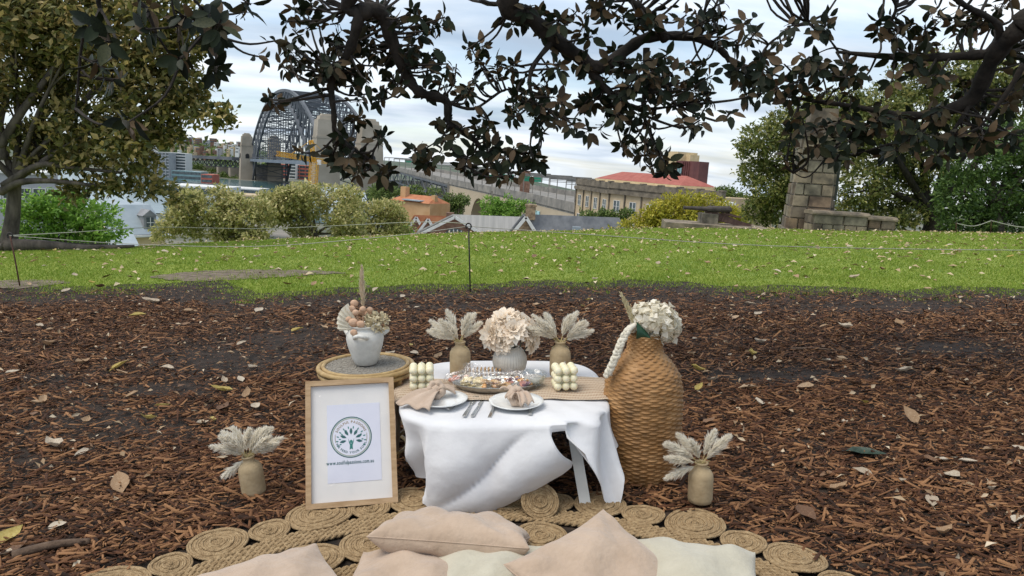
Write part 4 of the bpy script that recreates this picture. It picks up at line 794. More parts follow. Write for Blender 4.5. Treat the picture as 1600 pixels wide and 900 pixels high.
# southern approach: steel truss spans, then concrete arches
ap_ = [at_y(597, 259, 560), at_y(640, 269, 440), at_y(702, 284, 330), at_y(770, 298, 262), at_y(836, 311, 218), at_y(905, 327, 182), at_y(960, 340, 160)]
off = [V((26, 16, 0)) - UP * V((26, 16, 0)).dot(UP)] * 7
m = MB(); n_ = len(ap_); bk = [p + q for p, q in zip(ap_, off)]
for i in range(n_ - 1):
    c = [ap_[i], ap_[i + 1], bk[i + 1], bk[i]]; m.prism([p - UP * 1.6 for p in c], UP * 1.2)
m.part('approach_deck', SP['parapet'], br)
m = MB()
for e, src in ((0, ap_), (1, bk)):
    for i in range(n_ - 1): m.bar(src[i] + UP * .2, src[i + 1] + UP * .2, .6, 2.4, UP)
m.part('parapet', SP['parapet'], br)
for dd in (V((0, 0, 0)), off[0] * .9):
    m = MB()
    for i, (p0, p1, nn) in enumerate(((ap_[0], ap_[1], 8), (ap_[1], ap_[2], 8))):
        for j in range(nn):
            p, q = p0.lerp(p1, j / nn) + dd, p0.lerp(p1, (j + 1) / nn) + dd; h1 = 8.5
            m.bar(p - UP * 2, q - UP * 2, .6, .9, UP); m.bar(p - UP * h1, q - UP * h1, .7, .9, UP); m.bar(p - UP * 2, p - UP * h1, .5, .5, UP)
            if j % 2: m.bar(p - UP * 2, q - UP * h1, .5, .5, UP)
            else: m.bar(p - UP * h1, q - UP * 2, .5, .5, UP)
    m.part('approach_truss', SP['steel'], br)
for p in (ap_[0].lerp(ap_[1], .3), ap_[1], ap_[1].lerp(ap_[2], .55)): m = MB(); m.frame_box(p + off[0] * .5 - UP * 19, off[0] * .45, V((2., 0, 0)), UP * 10.3); m.part('pier', SP['pyl'], br)
# concrete arch wall, arches cut as geometry
def arch_wall(p0, p1, hh, arches, thick):
    e = p1 - p0; L = e.length; u = e / L; n2 = (off[0]).normalized(); m = MB(); xs = [0]
    P = lambda x, z: p0 + u * x - UP * 1.6 + UP * z
    edges = [0]
    for c, r in arches: edges += [c - r, c + r]
    edges.append(L)
    for i in range(0, len(edges), 2):
        if edges[i + 1] - edges[i] > .05: m.prism([P(edges[i], 0), P(edges[i], -hh), P(edges[i + 1], -hh), P(edges[i + 1], 0)], n2 * thick)
    for c, r in arches:
        k = 12; sp = -r - 2.2
        for i in range(k):
            a0, a1 = math.pi * i / k, math.pi * (i + 1) / k; x0, x1 = c - r * math.cos(a0), c - r * math.cos(a1); z0, z1 = sp + r * math.sin(a0), sp + r * math.sin(a1)
            m.prism([P(x0, 0), P(x0, z0), P(x1, z1), P(x1, 0)], n2 * thick)
    return m
d1 = (ap_[3] - ap_[2]).length; arch_wall(ap_[2], ap_[3], 26, [(d1 * .30, d1 * .115), (d1 * .74, d1 * .17)], 20).part('viaduct_wall', SP['concrete'], br)
d1 = (ap_[4] - ap_[3]).length; arch_wall(ap_[3], ap_[4], 26, [(d1 * .35, d1 * .2)], 20).part('viaduct_wall', SP['concrete'], br)
arch_wall(ap_[4], ap_[5], 24, [], 20).part('viaduct_wall', SP['concrete'], br); arch_wall(ap_[5], ap_[6], 24, [], 20).part('viaduct_wall', SP['concrete'], br)
for i in (2, 3, 4): m = MB(); m.frame_box(ap_[i] - UP * 12 + V((0, -.5, 0)), V((.7, 0, 0)), V((0, .7, 0)), UP * 12); m.part('pilaster', SP['parapet'], br)
f = Fac(ap_[4], ap_[5])
for x in (1.6, 4.2): m = MB(); f.box(m, x, x + 1.8, -8.5, -3.2, .1, .4); m.part('panel', SP['bluepanel'], br)
for i, s in enumerate(np.linspace(.02, .98, 26)):
    k = s * (n_ - 2); j = int(k); p = ap_[j].lerp(ap_[j + 1], k - j); h_ = 6.5; m = MB()
    m.bar(p, p + UP * h_, .22 if j > 2 else .4, None, FW)
    if i % 2 == 0: q = p + off[0]; m.bar(q, q + UP * h_, .3, None, FW); m.bar(p + UP * h_, q + UP * h_, .25, .5, UP); m.bar(p + UP * (h_ - .9), q + UP * (h_ - .9), .15, .15, UP)
    m.part('gantry', SP['parapet'], br)
for px, py, D in ((640, 252, 470), (760, 276, 290), (790, 276, 270), (833, 280, 240), (668, 258, 400)):
    c = at_y(px, py, D); m = MB(); m.frame_box(c, RT * 3.0, FW * .1, UP * .8); m.part('road_sign', mat('sign_green', (.02, .22, .13), (.03, .27, .16), 1, .6), br)
c = at_y(820, 290, 275); m = MB(); m.frame_box(c, RT * 1.8, FW * 1.5, UP * 5.5); m.part('signal_tower', SP['brick'], br)
# --- tower crane
cr = thing('tower_crane', 'yellow lattice tower crane with long jib in front of the bridge', 'crane', at_y(491, 300, 330))
def lattice(a, b_, w_, k, upv):
    m = MB(); d = (b_ - a).normalized(); s = d.cross(upv).normalized() * w_ / 2; u = s.normalized().cross(d) * w_ / 2; cs = [s + u, s - u, -s - u, -s + u]
    for c in cs: m.bar(a + c, b_ + c, .24)
    for i in range(k):
        p, q = a.lerp(b_, i / k), a.lerp(b_, (i + 1) / k)
        for j in range(4):
            c, e = cs[j], cs[(j + 1) % 4]; m.bar(p + c, q + e, .13); m.bar(p + e, q + c, .13); m.bar(p + c, p + e, .13)
    return m
mt, mtop = at_y(488, 300, 330), at_y(491, 252, 330); lattice(mt, mtop, 3.2, 7, FW).part('mast', SP['yellow'], cr); apx = at_y(486, 219, 330); lattice(mtop, apx, 1.4, 7, FW).part('tower_peak', SP['yellow'], cr)
je, ce = at_y(433, 240, 318), at_y(523, 254, 334); lattice(mtop + UP * .5, je, 1.8, 13, UP).part('jib', SP['yellow'], cr); lattice(mtop + UP * .5, ce, 1.8, 6, UP).part('counter_jib', SP['yellow'], cr)
m = MB(); m.bar(apx, ce, .18); m.bar(apx, mtop.lerp(je, .7), .18); m.part('tie_bar', SP['yellow'], cr)
m = MB(); m.frame_box(ce - UP * .8, RT * 1.8, FW * 1.2, UP * 1.7); m.part('counterweight', mat('counterweight', (.2, .14, .06), (.3, .2, .1), .5, .9), cr)
m = MB(); m.frame_box(mtop + RT * 2.2 - UP * .3, RT * .8, FW * .8, UP * 1.1); m.part('cab', SP['white'], cr)

# --- memorial: pillar and low walls of separate blocks, gun on a slab
ST = [mat('memorial_block_%d' % i, c1, c2, 2.2, .9, .6, 12, c3=c3) for i, (c1, c2, c3) in enumerate((((.055, .046, .038), (.20, .16, .12), (.115, .092, .072)), ((.09, .078, .062), (.31, .25, .18), (.19, .155, .112)), ((.075, .055, .042), (.26, .185, .12), (.155, .112, .078)), ((.07, .064, .05), (.25, .22, .165), (.15, .132, .10))))]
MORT = mat('pale_mortar', (.26, .225, .18), (.37, .32, .26), 3, .95)
blk = {}
def block(parent, c, u, v, w_, name='stone_block'):
    m = MB(); k = .93; s = [c + a * u * (1 if d < 0 else k) * 1 + b2 * w_ * (1 if d < 0 else k) + d * v for d in (-1, 1) for b2 in (-1, 1) for a in (-1, 1)]
    fs = [(0, 2, 3, 1), (4, 5, 7, 6), (0, 1, 5, 4), (2, 6, 7, 3), (0, 4, 6, 2), (1, 3, 7, 5)]; m.add(s, fs); return m.part(name, RNG.choices(ST, (3, 3, 2, 3))[0], parent)
DM = 24.; A0 = at_y(1228, 357, DM); B0 = at_y(1296, 359, DM - .35); f = Fac(A0, B0); g0 = tz(A0.x, DM) - .05
base = f.p(f.L / 2, 0, -.9); mem = thing('memorial_pillar', 'weathered sandstone memorial pillar with tapering coursed blocks and metal plaque', 'monument', base)
hp = 2.95; bw = .34; rows = 8; rowh = hp / rows; dpt = 1.7
core = MB(); tl, trr = .085, .0
def edge(z): k = z / hp; return bw * k * .62 + .03, f.L - .03 - bw * .10 * k
for z0, z1 in ((-.3, hp),):
    v = []
    for z in (z0, z1):
        x0, x1 = edge(max(z, 0)); v += [f.p(x0, z, -.03), f.p(x1, z, -.03), f.p(x1, z, -dpt + .1 * z), f.p(x0, z, -dpt + .1 * z)]
    core.add(v, [(3, 2, 1, 0), (4, 5, 6, 7), (0, 1, 5, 4), (1, 2, 6, 5), (2, 3, 7, 6), (3, 0, 4, 7)])
core.part('core', MORT, mem)
side = -f.n
for r_ in range(rows):
    z0, z1 = r_ * rowh + .012, (r_ + 1) * rowh - .012; x0, x1 = edge((z0 + z1) / 2); cuts = sorted(RNG.uniform(.22, .42) if i == 0 else RNG.uniform(.58, .85) for i in range(RNG.choice((1, 2, 2)))); cs = [0] + cuts + [1]
    for a, b2 in zip(cs, cs[1:]):
        xa, xb = x0 + (x1 - x0) * a + .01, x0 + (x1 - x0) * b2 - .01
        block(mem, f.p((xa + xb) / 2, (z0 + z1) / 2, .015), f.u * (xb - xa) / 2, f.n * .045, UP * (z1 - z0) / 2)
    for a, b2 in ((0, .45), (.45, 1.)):            # right-hand face
        ya, yb = -dpt * a - .05, -dpt * b2 + .02; block(mem, f.p(x1 + .02, (z0 + z1) / 2, (ya + yb) / 2), f.n * abs(yb - ya) / 2, f.u * .045, UP * (z1 - z0) / 2)
        block(mem, f.p(x0 - .02, (z0 + z1) / 2, (ya + yb) / 2), f.n * abs(yb - ya) / 2, -f.u * .045, UP * (z1 - z0) / 2)
m = MB(); x0, x1 = edge(hp); f.box(m, x0 - .12, x1 + .12, hp, hp + .16, -dpt - .1, .12); f.box(m, x0 - .03, x1 + .03, hp + .16, hp + .34, -dpt, .05); f.box(m, x0 + .1, x1 - .1, hp + .34, hp + .9, -dpt + .2, -.1); m.part('cornice', ST[0], mem)
m = MB(); f.box(m, f.L - .06, f.L + .14, 1.0, 2.5, -.95, -.35); m.part('plaque', mat('bronze_plaque', (.03, .04, .035), (.07, .075, .06), 4, .6), mem); m = MB(); f.box(m, f.L - .06, f.L + .10, .55, .98, -1.05, -.25); m.part('ledge', ST[3], mem)
m = MB(); f.box(m, -.12, f.L + .12, -.5, .02, -dpt - .1, .14); m.part('plinth', ST[3], mem)
def low_wall(label, a, b_, D, h_, rows_, thick, nb):
    f = Fac(at_y(*a, D), at_y(*b_, D)); t = thing('stone_wall', label, 'wall', f.p(f.L / 2, -h_, -thick / 2)); c = MB(); f.box(c, .03, f.L - .03, -h_ - .4, -.03, -thick + .03, -.03); c.part('core', MORT, t); z = -h_
    for r_, (rh, k) in enumerate(zip(rows_, nb)):
        xs = [0] + sorted(f.L * (i + RNG.uniform(-.15, .15)) / k for i in range(1, k)) + [f.L]
        for x0, x1 in zip(xs, xs[1:]): block(t, f.p((x0 + x1) / 2, z + rh / 2, -.01), f.u * ((x1 - x0) / 2 - .01), f.n * .05, UP * (rh / 2 - .01))
        for s, x in ((-1, .0), (1, f.L)): block(t, f.p(x, z + rh / 2, -thick / 2), f.n * (thick / 2 - .02), f.u * s * .045, UP * (rh / 2 - .01))
        z += rh
    m = MB(); prof = [(.09, 0), (.09, .04), (.05, .085), (-.05, .10)]
    poly = [f.p(-.06, -.03 + q, o) for o, q in ((.07, 0), (.07, .05), (.03, .10), (-.06, .12), (-thick - .02, .12), (-thick - .05, 0))]; m.prism(poly, f.u * (f.L + .12)); m.part('coping', ST[1], t)
low_wall('low rounded sandstone wall in front of the memorial pillar', (1272, 333), (1356, 336), 23., .56, (.24, .30), .6, (5, 2))
low_wall('lower dark stone end wall beside the rounded sandstone wall', (1357, 342), (1399, 344), 23.4, .36, (.06, .28), .55, (2, 2))
# gun
gs = thing('gun_plinth', 'long low stone slab under the old field gun', 'plinth', at_y(1120, 356, 23)); f = Fac(at_y(1040, 347, 23), at_y(1205, 357, 22.6)); m = MB()
f.box(m, 0, f.L * .55, -.35, 0, -1.6, 0); f.box(m, f.L * .55 + .015, f.L, -.35, -.01, -1.6, 0); m.part('slab', ST[1], gs)
GM = mat('gun_iron', (.045, .038, .036), (.10, .085, .075), 6, .65, .3, 30, metal=.3); GR = mat('gun_rust', (.07, .04, .035), (.13, .08, .06), 6, .75, .3, 30)
gn = thing('field_gun', 'old iron field gun with long barrel and trail on a stone block', 'cannon', at_y(1115, 350, 23.6)); G = lambda px, py: at_y(px, py, 23.6)
m = MB(); p0, p1, p2 = G(1068, 324.5), G(1105, 326.3), G(1138, 327.5); m.tube([p0, p0.lerp(p1, .06), p0.lerp(p1, .08), p1, p1 + (p2 - p1) * .02, p2], [.062, .062, .052, .07, .10, .105], 12); m.part('barrel', GM, gn, smooth=False)
m = MB(); m.tube([p2, G(1139, 327.6), G(1143, 327.8)], [.12, .13, .06], 12); m.part('breech', GM, gn)
m = MB(); m.prism([G(1103, 328), G(1120, 327), G(1124, 340), G(1122, 350), G(1112, 350), G(1108, 336)], V((0, .35, 0))); m.prism([G(1116, 335), G(1126, 333), G(1155, 345), G(1176, 351), G(1172, 354), G(1150, 352), G(1120, 345)], V((0, .3, 0))); m.part('carriage', GR, gn)
m = MB(); m.bar(G(1135, 333), G(1158, 340), .05); m.bar(G(1135, 333), G(1128, 345), .05); m.tube([G(1128, 333), G(1150, 339.5)], .035, 6); m.part('trail_rods', GR, gn)
m = MB(); m.frame_box(G(1107, 343.5) + V((0, .1, 0)), RT * .25, FW * .3, UP * .20); m.part('stone_support', ST[3], gn)

# --- rope barrier and iron fence
RM = mat('rope', (.33, .33, .27), (.46, .46, .38), 30, .9, .5, 200); PM = mat('rusty_post', (.05, .022, .016), (.13, .06, .04), 20, .8, .4, 90); PB = mat('dark_post', (.018, .016, .015), (.05, .045, .04), 20, .7, .3, 90)
def post(px, pyb, pyt, label, m, tilt=0., D=None, r=.009):
    b = at_z(px, pyb) if D is None else at_y(px, pyb, D); D = b.y; t = at_y(px + tilt, pyt, D); gz_ = tz(b.x, D); bb = V((b.x, b.y, gz_ - .1)); m_ = MB(); m_.tube([bb, b.lerp(t, .5), t - (t - b) * .06], r, 7); th = thing('rope_post', label, 'post', bb); m_.part('shaft', m, th, smooth=True)
    h_ = .035; c = t - V((0, 0, h_)); m_ = MB(); m_.tube([c + V((h_ * math.sin(a) * .9, .01 * a / 5, h_ * math.cos(a))) for a in np.linspace(-2.4, 3.0, 14)], r, 7); m_.part('loop', PB, th, smooth=True); return c
c1 = post(735, 458, 349, 'dark steel pigtail rope post standing at the mulch edge', PB, -3); c2 = post(32, 448, 364, 'rusty red rope post standing near the big fig', PM, -17)
c3 = post(1548, 366, 343, 'thin rope post with pale chain beside the dense tree', PM, 1, 22.); c4 = post(1494, 366, 347, 'thin rusty rope post before the old fig tree', PM, 0, 21.); c4b = post(1640, 368, 352, 'rope post beyond the dense green tree', PM, 0, 22.)
def rope(label, pts, r=.006): curve_thing('rope', pts, r, RM, label, 'rope', n=5)
rope('long grey rope running from the rusty red post to the dark pigtail post', [c2, at_y(200, 381, 9.6), at_y(400, 385, 9.3), at_y(600, 370, 9.), c1], .0045)
rope('grey rope running from the dark pigtail post across the right lawn', [c1, at_y(900, 365, 9.1), at_y(1200, 384, 9.0), at_y(1600, 391, 9.0), at_y(1800, 388, 9.0)], .0045)
rope('pale rope slack between the rusty posts beside the dense tree', [c4, c4.lerp(c3, .5) - V((0, 0, .12)), c3], .012); rope('pale rope leading away right from the post by the dense tree', [c3, c3.lerp(c4b, .5) - V((0, 0, .1)), c4b], .012)
rope('pale upper rope strung in front of the golden fig bushes', [c2, at_y(130, 362, 14), at_y(250, 355, 18), at_y(420, 357, 18), at_y(650, 347, 18), at_y(735, 350, 18)], .008)
fe = thing('iron_fence', 'low dark iron picket fence behind the big fig roots', 'fence', at_y(100, 392, 20))
FA, FB = at_y(-40, 374, 20.), at_y(178, 383, 20.)
for z in (0, -.16): m = MB(); m.bar(FA + V((0, 0, z)), FB + V((0, 0, z)), .03); m.part('rail', PB, fe)
pm = MB(); pm.box(-.011, .011, -.011, .011, -.5, .05); pme = pm.mesh(PB, name='picket')
for i in range(36):
    o = bpy.data.objects.new('picket', pme); _link(o); o.parent = fe; o.location = FA.lerp(FB, i / 35) - ORG[fe]
# ------------------------------------------------------------------ the picnic
W = {}
W['jute'] = mat('jute', (.21, .14, .07), (.50, .37, .21), 45, .95, 1., 160, c3=(.36, .25, .135), lo=.25, hi=.75)
W['cloth'] = mat('white_cloth', (.70, .70, .72), (.80, .80, .81), 2.5, .85, .5, 16, sheen=.2, trans=.12)
W['tabwhite'] = mat('table_plastic', (.62, .64, .62), (.72, .73, .71), 8, .45)
W['tan'] = mat('tan_ceramic', (.36, .27, .155), (.46, .355, .215), 20, .75, .25, 90)
W['plume'] = mat('pampas', (.92, .86, .74), (.98, .96, .90), 12, 1., trans=.6, island=.4, spec=.1)
W['stem'] = mat('dry_stem', (.48, .38, .16), (.62, .52, .28), 20, .8)
W['urn'] = mat('white_urn', (.60, .59, .55), (.70, .69, .65), 30, .7, .25, 120)
W['ribbed'] = mat('grey_white_ceramic', (.52, .485, .42), (.61, .575, .51), 15, .4, .1, 60)
W['petal'] = mat('peach_petal', (.90, .76, .60), (.97, .92, .83), 25, .8, island=.6, trans=.35)
W['whitepetal'] = mat('white_petal', (.80, .74, .58), (.94, .90, .81), 25, .8, island=.6, trans=.35)
W['wax'] = mat('cream_wax', (.74, .68, .46), (.82, .77, .57), 10, .4, sss=.25)
W['rattan'] = mat('rattan', (.30, .19, .075), (.50, .36, .17), 20, .5, .3, 80, lo=.3, hi=.7)
W['wicker'] = mat('wicker', (.17, .09, .033), (.43, .245, .105), 9, .5, .35, 120, lo=.3, hi=.7, c3=(.32, .165, .06), spec=.4)
W['oak'] = mat('oak_frame', (.34, .22, .115), (.47, .325, .19), 9, .6, .2, 60, stretch=(1, 1, 6))
W['paper'] = mat('white_paper', (.66, .64, .62), (.70, .68, .66), 3, .8); W['sheet'] = mat('cool_white_sheet', (.60, .61, .70), (.66, .67, .75), 3, .7)
W['ink'] = mat('teal_ink', (.02, .085, .09), (.03, .11, .11), 5, .7); W['ink2'] = mat('green_ink', (.03, .17, .15), (.05, .22, .19), 5, .7); W['gold'] = mat('gold_ink', (.20, .13, .05), (.28, .19, .08), 5, .6)
W['pink'] = mat('pink_linen', (.40, .295, .212), (.48, .365, .272), 7, .95, .55, 40, sheen=.3); W['white_linen'] = mat('cream_linen', (.43, .395, .305), (.51, .475, .375), 7, .95, .55, 40, sheen=.3)
W['napkin'] = mat('beige_napkin', (.45, .34, .255), (.55, .43, .335), 10, .9, .4, 160, sheen=.2); W['plate'] = mat('white_porcelain', (.72, .73, .71), (.78, .79, .77), 5, .2, .2, 40, coat=.4)
W['cutlery'] = mat('stainless', (.42, .42, .41), (.58, .58, .57), 15, .22, metal=1.); W['tray'] = mat('foil_tray', (.40, .40, .38), (.62, .61, .57), 30, .35, .5, 60, metal=.9)
W['green'] = mat('dark_leaf', (.012, .05, .028), (.03, .085, .05), 9, .5); W['blush'] = mat('blush_disc', (.50, .31, .20), (.62, .42, .29), 18, .8, .3, 60); W['hyd'] = mat('dried_hydrangea', (.50, .42, .26), (.68, .60, .42), 18, .9, island=.6)
def film_mat(name, dens, bump, tint=(1, 1, 1), bs=18.):
    m = bpy.data.materials.new(name); m.use_nodes = True; t = m.node_tree; t.nodes.clear(); o = nd(t, 'ShaderNodeOutputMaterial'); tr = nd(t, 'ShaderNodeBsdfTransparent'); tr.inputs[0].default_value = (*tint, 1)
    g = nd(t, 'ShaderNodeBsdfGlossy'); g.inputs['Roughness'].default_value = .12; tcn = nd(t, 'ShaderNodeTexCoord'); n = nd(t, 'ShaderNodeTexNoise'); n.inputs['Scale'].default_value = bs; n.inputs['Detail'].default_value = 3; n.inputs['Distortion'].default_value = 1.2; lk(t, tcn.outputs['Object'], n.inputs['Vector'])
    b = nd(t, 'ShaderNodeBump'); b.inputs['Strength'].default_value = bump; b.inputs['Distance'].default_value = .02; lk(t, n.outputs[0], b.inputs['Height']); lk(t, b.outputs[0], g.inputs['Normal'])
    r = nd(t, 'ShaderNodeValToRGB'); r.color_ramp.elements[0].position = .5; r.color_ramp.elements[1].position = .72; r.color_ramp.elements[0].color = (dens * .5,) * 3 + (1,); r.color_ramp.elements[1].color = (min(1, dens * 2.2),) * 3 + (1,); lk(t, n.outputs[0], r.inputs[0])
    mx = nd(t, 'ShaderNodeMixShader'); lk(t, r.outputs[0], mx.inputs[0]); lk(t, tr.outputs[0], mx.inputs[1]); lk(t, g.outputs[0], mx.inputs[2]); lk(t, mx.outputs[0], o.inputs[0]); return m
W['film'] = film_mat('clear_film', .22, 1., bs=30); W['coverfilm'] = film_mat('cover_film', .035, .8, bs=9); W['glassw'] = film_mat('clear_glass', .22, .3, (.95, .97, .96), 8)
# --- rug
RC = V((-.10, 1.60, .0)); rug = thing('jute_rug', 'round braided jute rug of coiled discs and rope bands', 'rug', RC)
def coil_mesh(rad, name):
    m = MB(); n = max(4, int(rad / .0085)); w_ = rad / n
    for i in range(n):
        r = rad - w_ * (i + .5); z = .017 + .003 * math.sin(i * 2.3) + .002 * math.sin(i * .5 + rad * 30); k = 36 if r > .05 else 18
        m.tube([V((r * math.cos(a), r * math.sin(a), z + .0012 * math.sin(a * 7 + i) + .003 * math.sin(a * 2 + rad * 50))) for a in np.linspace(0, 2 * math.pi, k, endpoint=False)], w_ * .66, 6, closed=True)
    m.tube([V((0, 0, .004)), V((0, 0, .02))], [w_ * .8, w_ * .5], 6); return m.mesh(W['jute'], True, name=name)
CM = {r: coil_mesh(r, 'coil_disc') for r in (.135, .115, .085, .065)}
def disc(ang, R, r, tilt=(0, 0), dz=0, name='coil_disc'):
    o = bpy.data.objects.new(name, CM[r]); _link(o); o.parent = rug; o.location = (R * math.cos(ang), R * math.sin(ang), .004 + dz); o.rotation_euler = (tilt[0], tilt[1], ang); s = RNG.uniform(1.0, 1.08); o.scale = (s, s * RNG.uniform(.92, 1.06), 1); return o
a = .2; i = 0
while a < .2 + 2 * math.pi - .1:
    r = (.125, .085)[i % 2] ; r = .115 if i % 2 == 0 else .085
    if i % 4 == 2: r = .135
    tl = (RNG.uniform(-.05, .05), RNG.uniform(-.05, .05)); disc(a, 1.62 - .03 * (r < .1), r, tl, .006)
    nxt = .085 if i % 2 == 0 else (.135 if (i + 1) % 4 == 2 else .115); a += (r + nxt + .004) / 1.62; i += 1
a = .1
while a < .1 + 2 * math.pi - .12: disc(a, 1.275, .115, (RNG.uniform(-.05, .05), RNG.uniform(-.05, .05)), .002); a += (.236) / 1.275
def braid(R, wid, per=.085):
    m = MB(); n = int(2 * math.pi * R / per * 9)
    for lane in (-1.5, -.5, .5, 1.5):
        for k in range(3):
            pts = []
            for i in range(n):
                a = 2 * math.pi * i / n; ph = i / 9 * 2 * math.pi + k * 2.094; rr = R + lane * wid * .25 + wid * .085 * math.sin(ph); pts.append(RC + V((rr * math.cos(a), rr * math.sin(a), .020 + .005 * math.sin(2 * ph))))
            m.tube(pts, wid * .062, 5, closed=True)
    return m.part('rope_band', W['jute'], rug, smooth=True)
braid(1.46, .115); braid(1.095, .115)
m = MB(); r = 1.0
while r > .1:
    n = int(90 * r) + 24; m.tube([RC + V((r * math.cos(a), r * math.sin(a), .018 + .003 * math.sin(a * 40 * r))) for a in np.linspace(0, 2 * math.pi, n, endpoint=False)], .019, 5, closed=True); r -= .034
m.part('coil_centre', W['jute'], rug, smooth=True)
for px, py, r, tilt, dz, nm in ((843, 790, .085, (.75, -.1), .055, 'raised_disc'),):
    p = at_z(px, py, .05); o = bpy.data.objects.new('coil_disc', CM[r]); _link(o); o.parent = rug; o.location = V((p.x, p.y, .01 + dz)) - RC; o.rotation_euler = (tilt[0], tilt[1], .3)
# --- pillows
def pillow_mesh(w_, h_, t, seed, mt, name='cover'):
    r = random.Random(seed); n = 44; ph = [r.random() * 6 for _ in range(8)]; fr = [r.uniform(2, 6) for _ in range(8)]
    def pos(u, v, s):
        x, y = 2 * u - 1, 2 * v - 1; q = max(0, (1 - x * x)) * max(0, (1 - y * y)); z = s * t / 2 * q ** .38
        z += s * .011 * q ** .5 * (math.sin(fr[0] * x + fr[1] * y + ph[0]) + .7 * math.sin(fr[2] * x * 1.6 - fr[3] * y * 1.4 + ph[1])) 
        cr_ = abs(x * y) ** 1.6; z += s * .016 * cr_ * math.sin(11 * (abs(x) - abs(y)) + ph[2] + 2 * x) * (q ** .25) + s * .005 * q ** .3 * math.sin(14 * x + 5 * y + ph[3]) * (y * y) + s * .005 * q ** .3 * math.sin(15 * y - 4 * x + ph[4]) * (x * x)
        return V((x * w_ / 2 * (1 - .085 * (1 - y * y) * x * x), y * h_ / 2 * (1 - .085 * (1 - x * x) * y * y), z))
    m = MB(); e = lambda a: .5 - .5 * math.cos(math.pi * a)
    m.grid(lambda u, v: pos(e(u), e(v), 1), n, n); m.grid(lambda u, v: pos(e(1 - u), e(v), -1), n, n)
    return m, pos
def pillow(label, c, rot_, w_, h_, t, mt, seed):
    th = thing('pillow', label, 'pillow', c); th.rotation_euler = rot_; ORG[th] = V((0, 0, 0)); m, pos = pillow_mesh(w_, h_, t, seed, mt); m.part('cover', mt, th, smooth=True)
    m = MB(); pts = [pos(i / 20, 0, 1) for i in range(20)] + [pos(1, i / 20, 1) for i in range(20)] + [pos(1 - i / 20, 1, 1) for i in range(20)] + [pos(0, 1 - i / 20, 1) for i in range(20)]; m.tube(pts, .0028, 5, closed=True); m.part('seam', mt, th, smooth=True); return th
R_ = math.radians
pillow('pink linen pillow lying flat, closest to the framed sign', (-.80, 2.26, .10), (R_(5), 0, R_(36)), .50, .50, .17, W['pink'], 1)
pillow('pink linen pillow mostly hidden under the raised pink pillow', (-.36, 2.32, .095), (R_(4), 0, R_(-8)), .46, .44, .16, W['pink'], 2)
pillow('cream linen pillow between the raised pink pillow and the peaked one', (-.03, 2.33, .105), (R_(5), 0, R_(5)), .52, .46, .16, W['white_linen'], 3)
pillow('cream linen pillow behind the peaked pink pillow, on the bottle side', (.60, 2.34, .105), (R_(6), 0, R_(-10)), .52, .48, .19, W['white_linen'], 4)
pillow('pink linen pillow raised edge-on on top of the other pillows', (-.222, 2.63, .14), (R_(-23), R_(3), R_(-3)), .58, .42, .19, W['pink'], 5)
pillow('pink linen pillow tilted with one corner pointing up to a peak', (.33, 2.28, .145), (R_(22), R_(-2), R_(44)), .52, .52, .15, W['pink'], 6)
# --- table
TC = V((-.04, 3.64, 0)); TZ = .42; TA, TB = .50, .53
def sup(a, p=4.): c, s = math.cos(a), math.sin(a); k = (abs(c / TA) ** p + abs(s / TB) ** p) ** (-1 / p); return V((c * k, s * k, 0))
tb = thing('picnic_table', 'low white folding table hidden under a white cloth', 'table', TC)
m = MB(); ring = [sup(2 * math.pi * i / 64) * .985 for i in range(64)]; m.prism([TC + p + V((0, 0, TZ - .035)) for p in ring], V((0, 0, .03))); m.part('table_top', W['tabwhite'], tb)
for fx, fy, tx_, ty_ in ((.335, 3.155, .27, 3.28), (-.275, 3.175, -.25, 3.29), (.36, 4.07, .27, 3.98), (-.42, 4.05, -.33, 3.98)):
    m = MB(); m.bar((fx, fy, .012), (tx_, ty_, TZ - .03), .05, .03, V((0, 1, 0))); m.frame_box((fx, fy, .013), V((.028, 0, 0)), V((0, .02, 0)), V((0, 0, .012))); m.part('leg', W['tabwhite'], tb)
# tablecloth
hem = [(-200, .22), (-180, .30), (-158, .335), (-140, .31), (-126, .33), (-119, .405), (-112, .405), (-100, .40), (-90, .34), (-80, .28), (-73, .235), (-69.5, .20), (-68, .03), (-62.5, .025), (-61, .13), (-56, .28), (-50, .36), (-46, .40), (-43.5, .405), (-40, .30), (-30, .2), (-10, .17), (20, .16), (60, .20), (90, .22), (130, .2), (160, .22)]
hd = [h for h, _ in hem]; hv = [v for _, v in hem]
m = MB(); NT = 540; NR = 16; NS = 26; vs = []
def cz(x, y): return .0025 * (math.sin(x * 17 + y * 9) + math.sin(y * 23 - x * 7)) + .0015 * math.sin(x * 40 + y * 31)
for j in range(NR + 1):
    k = j / NR
    for i in range(NT):
        a = 2 * math.pi * i / NT; p = sup(a) * (k * 1.0); vs.append(TC + p + V((0, 0, TZ + .003 + cz(p.x, p.y) * (1 if k < .97 else 0) - .006 * max(0, (k - .9) / .1) ** 2)))
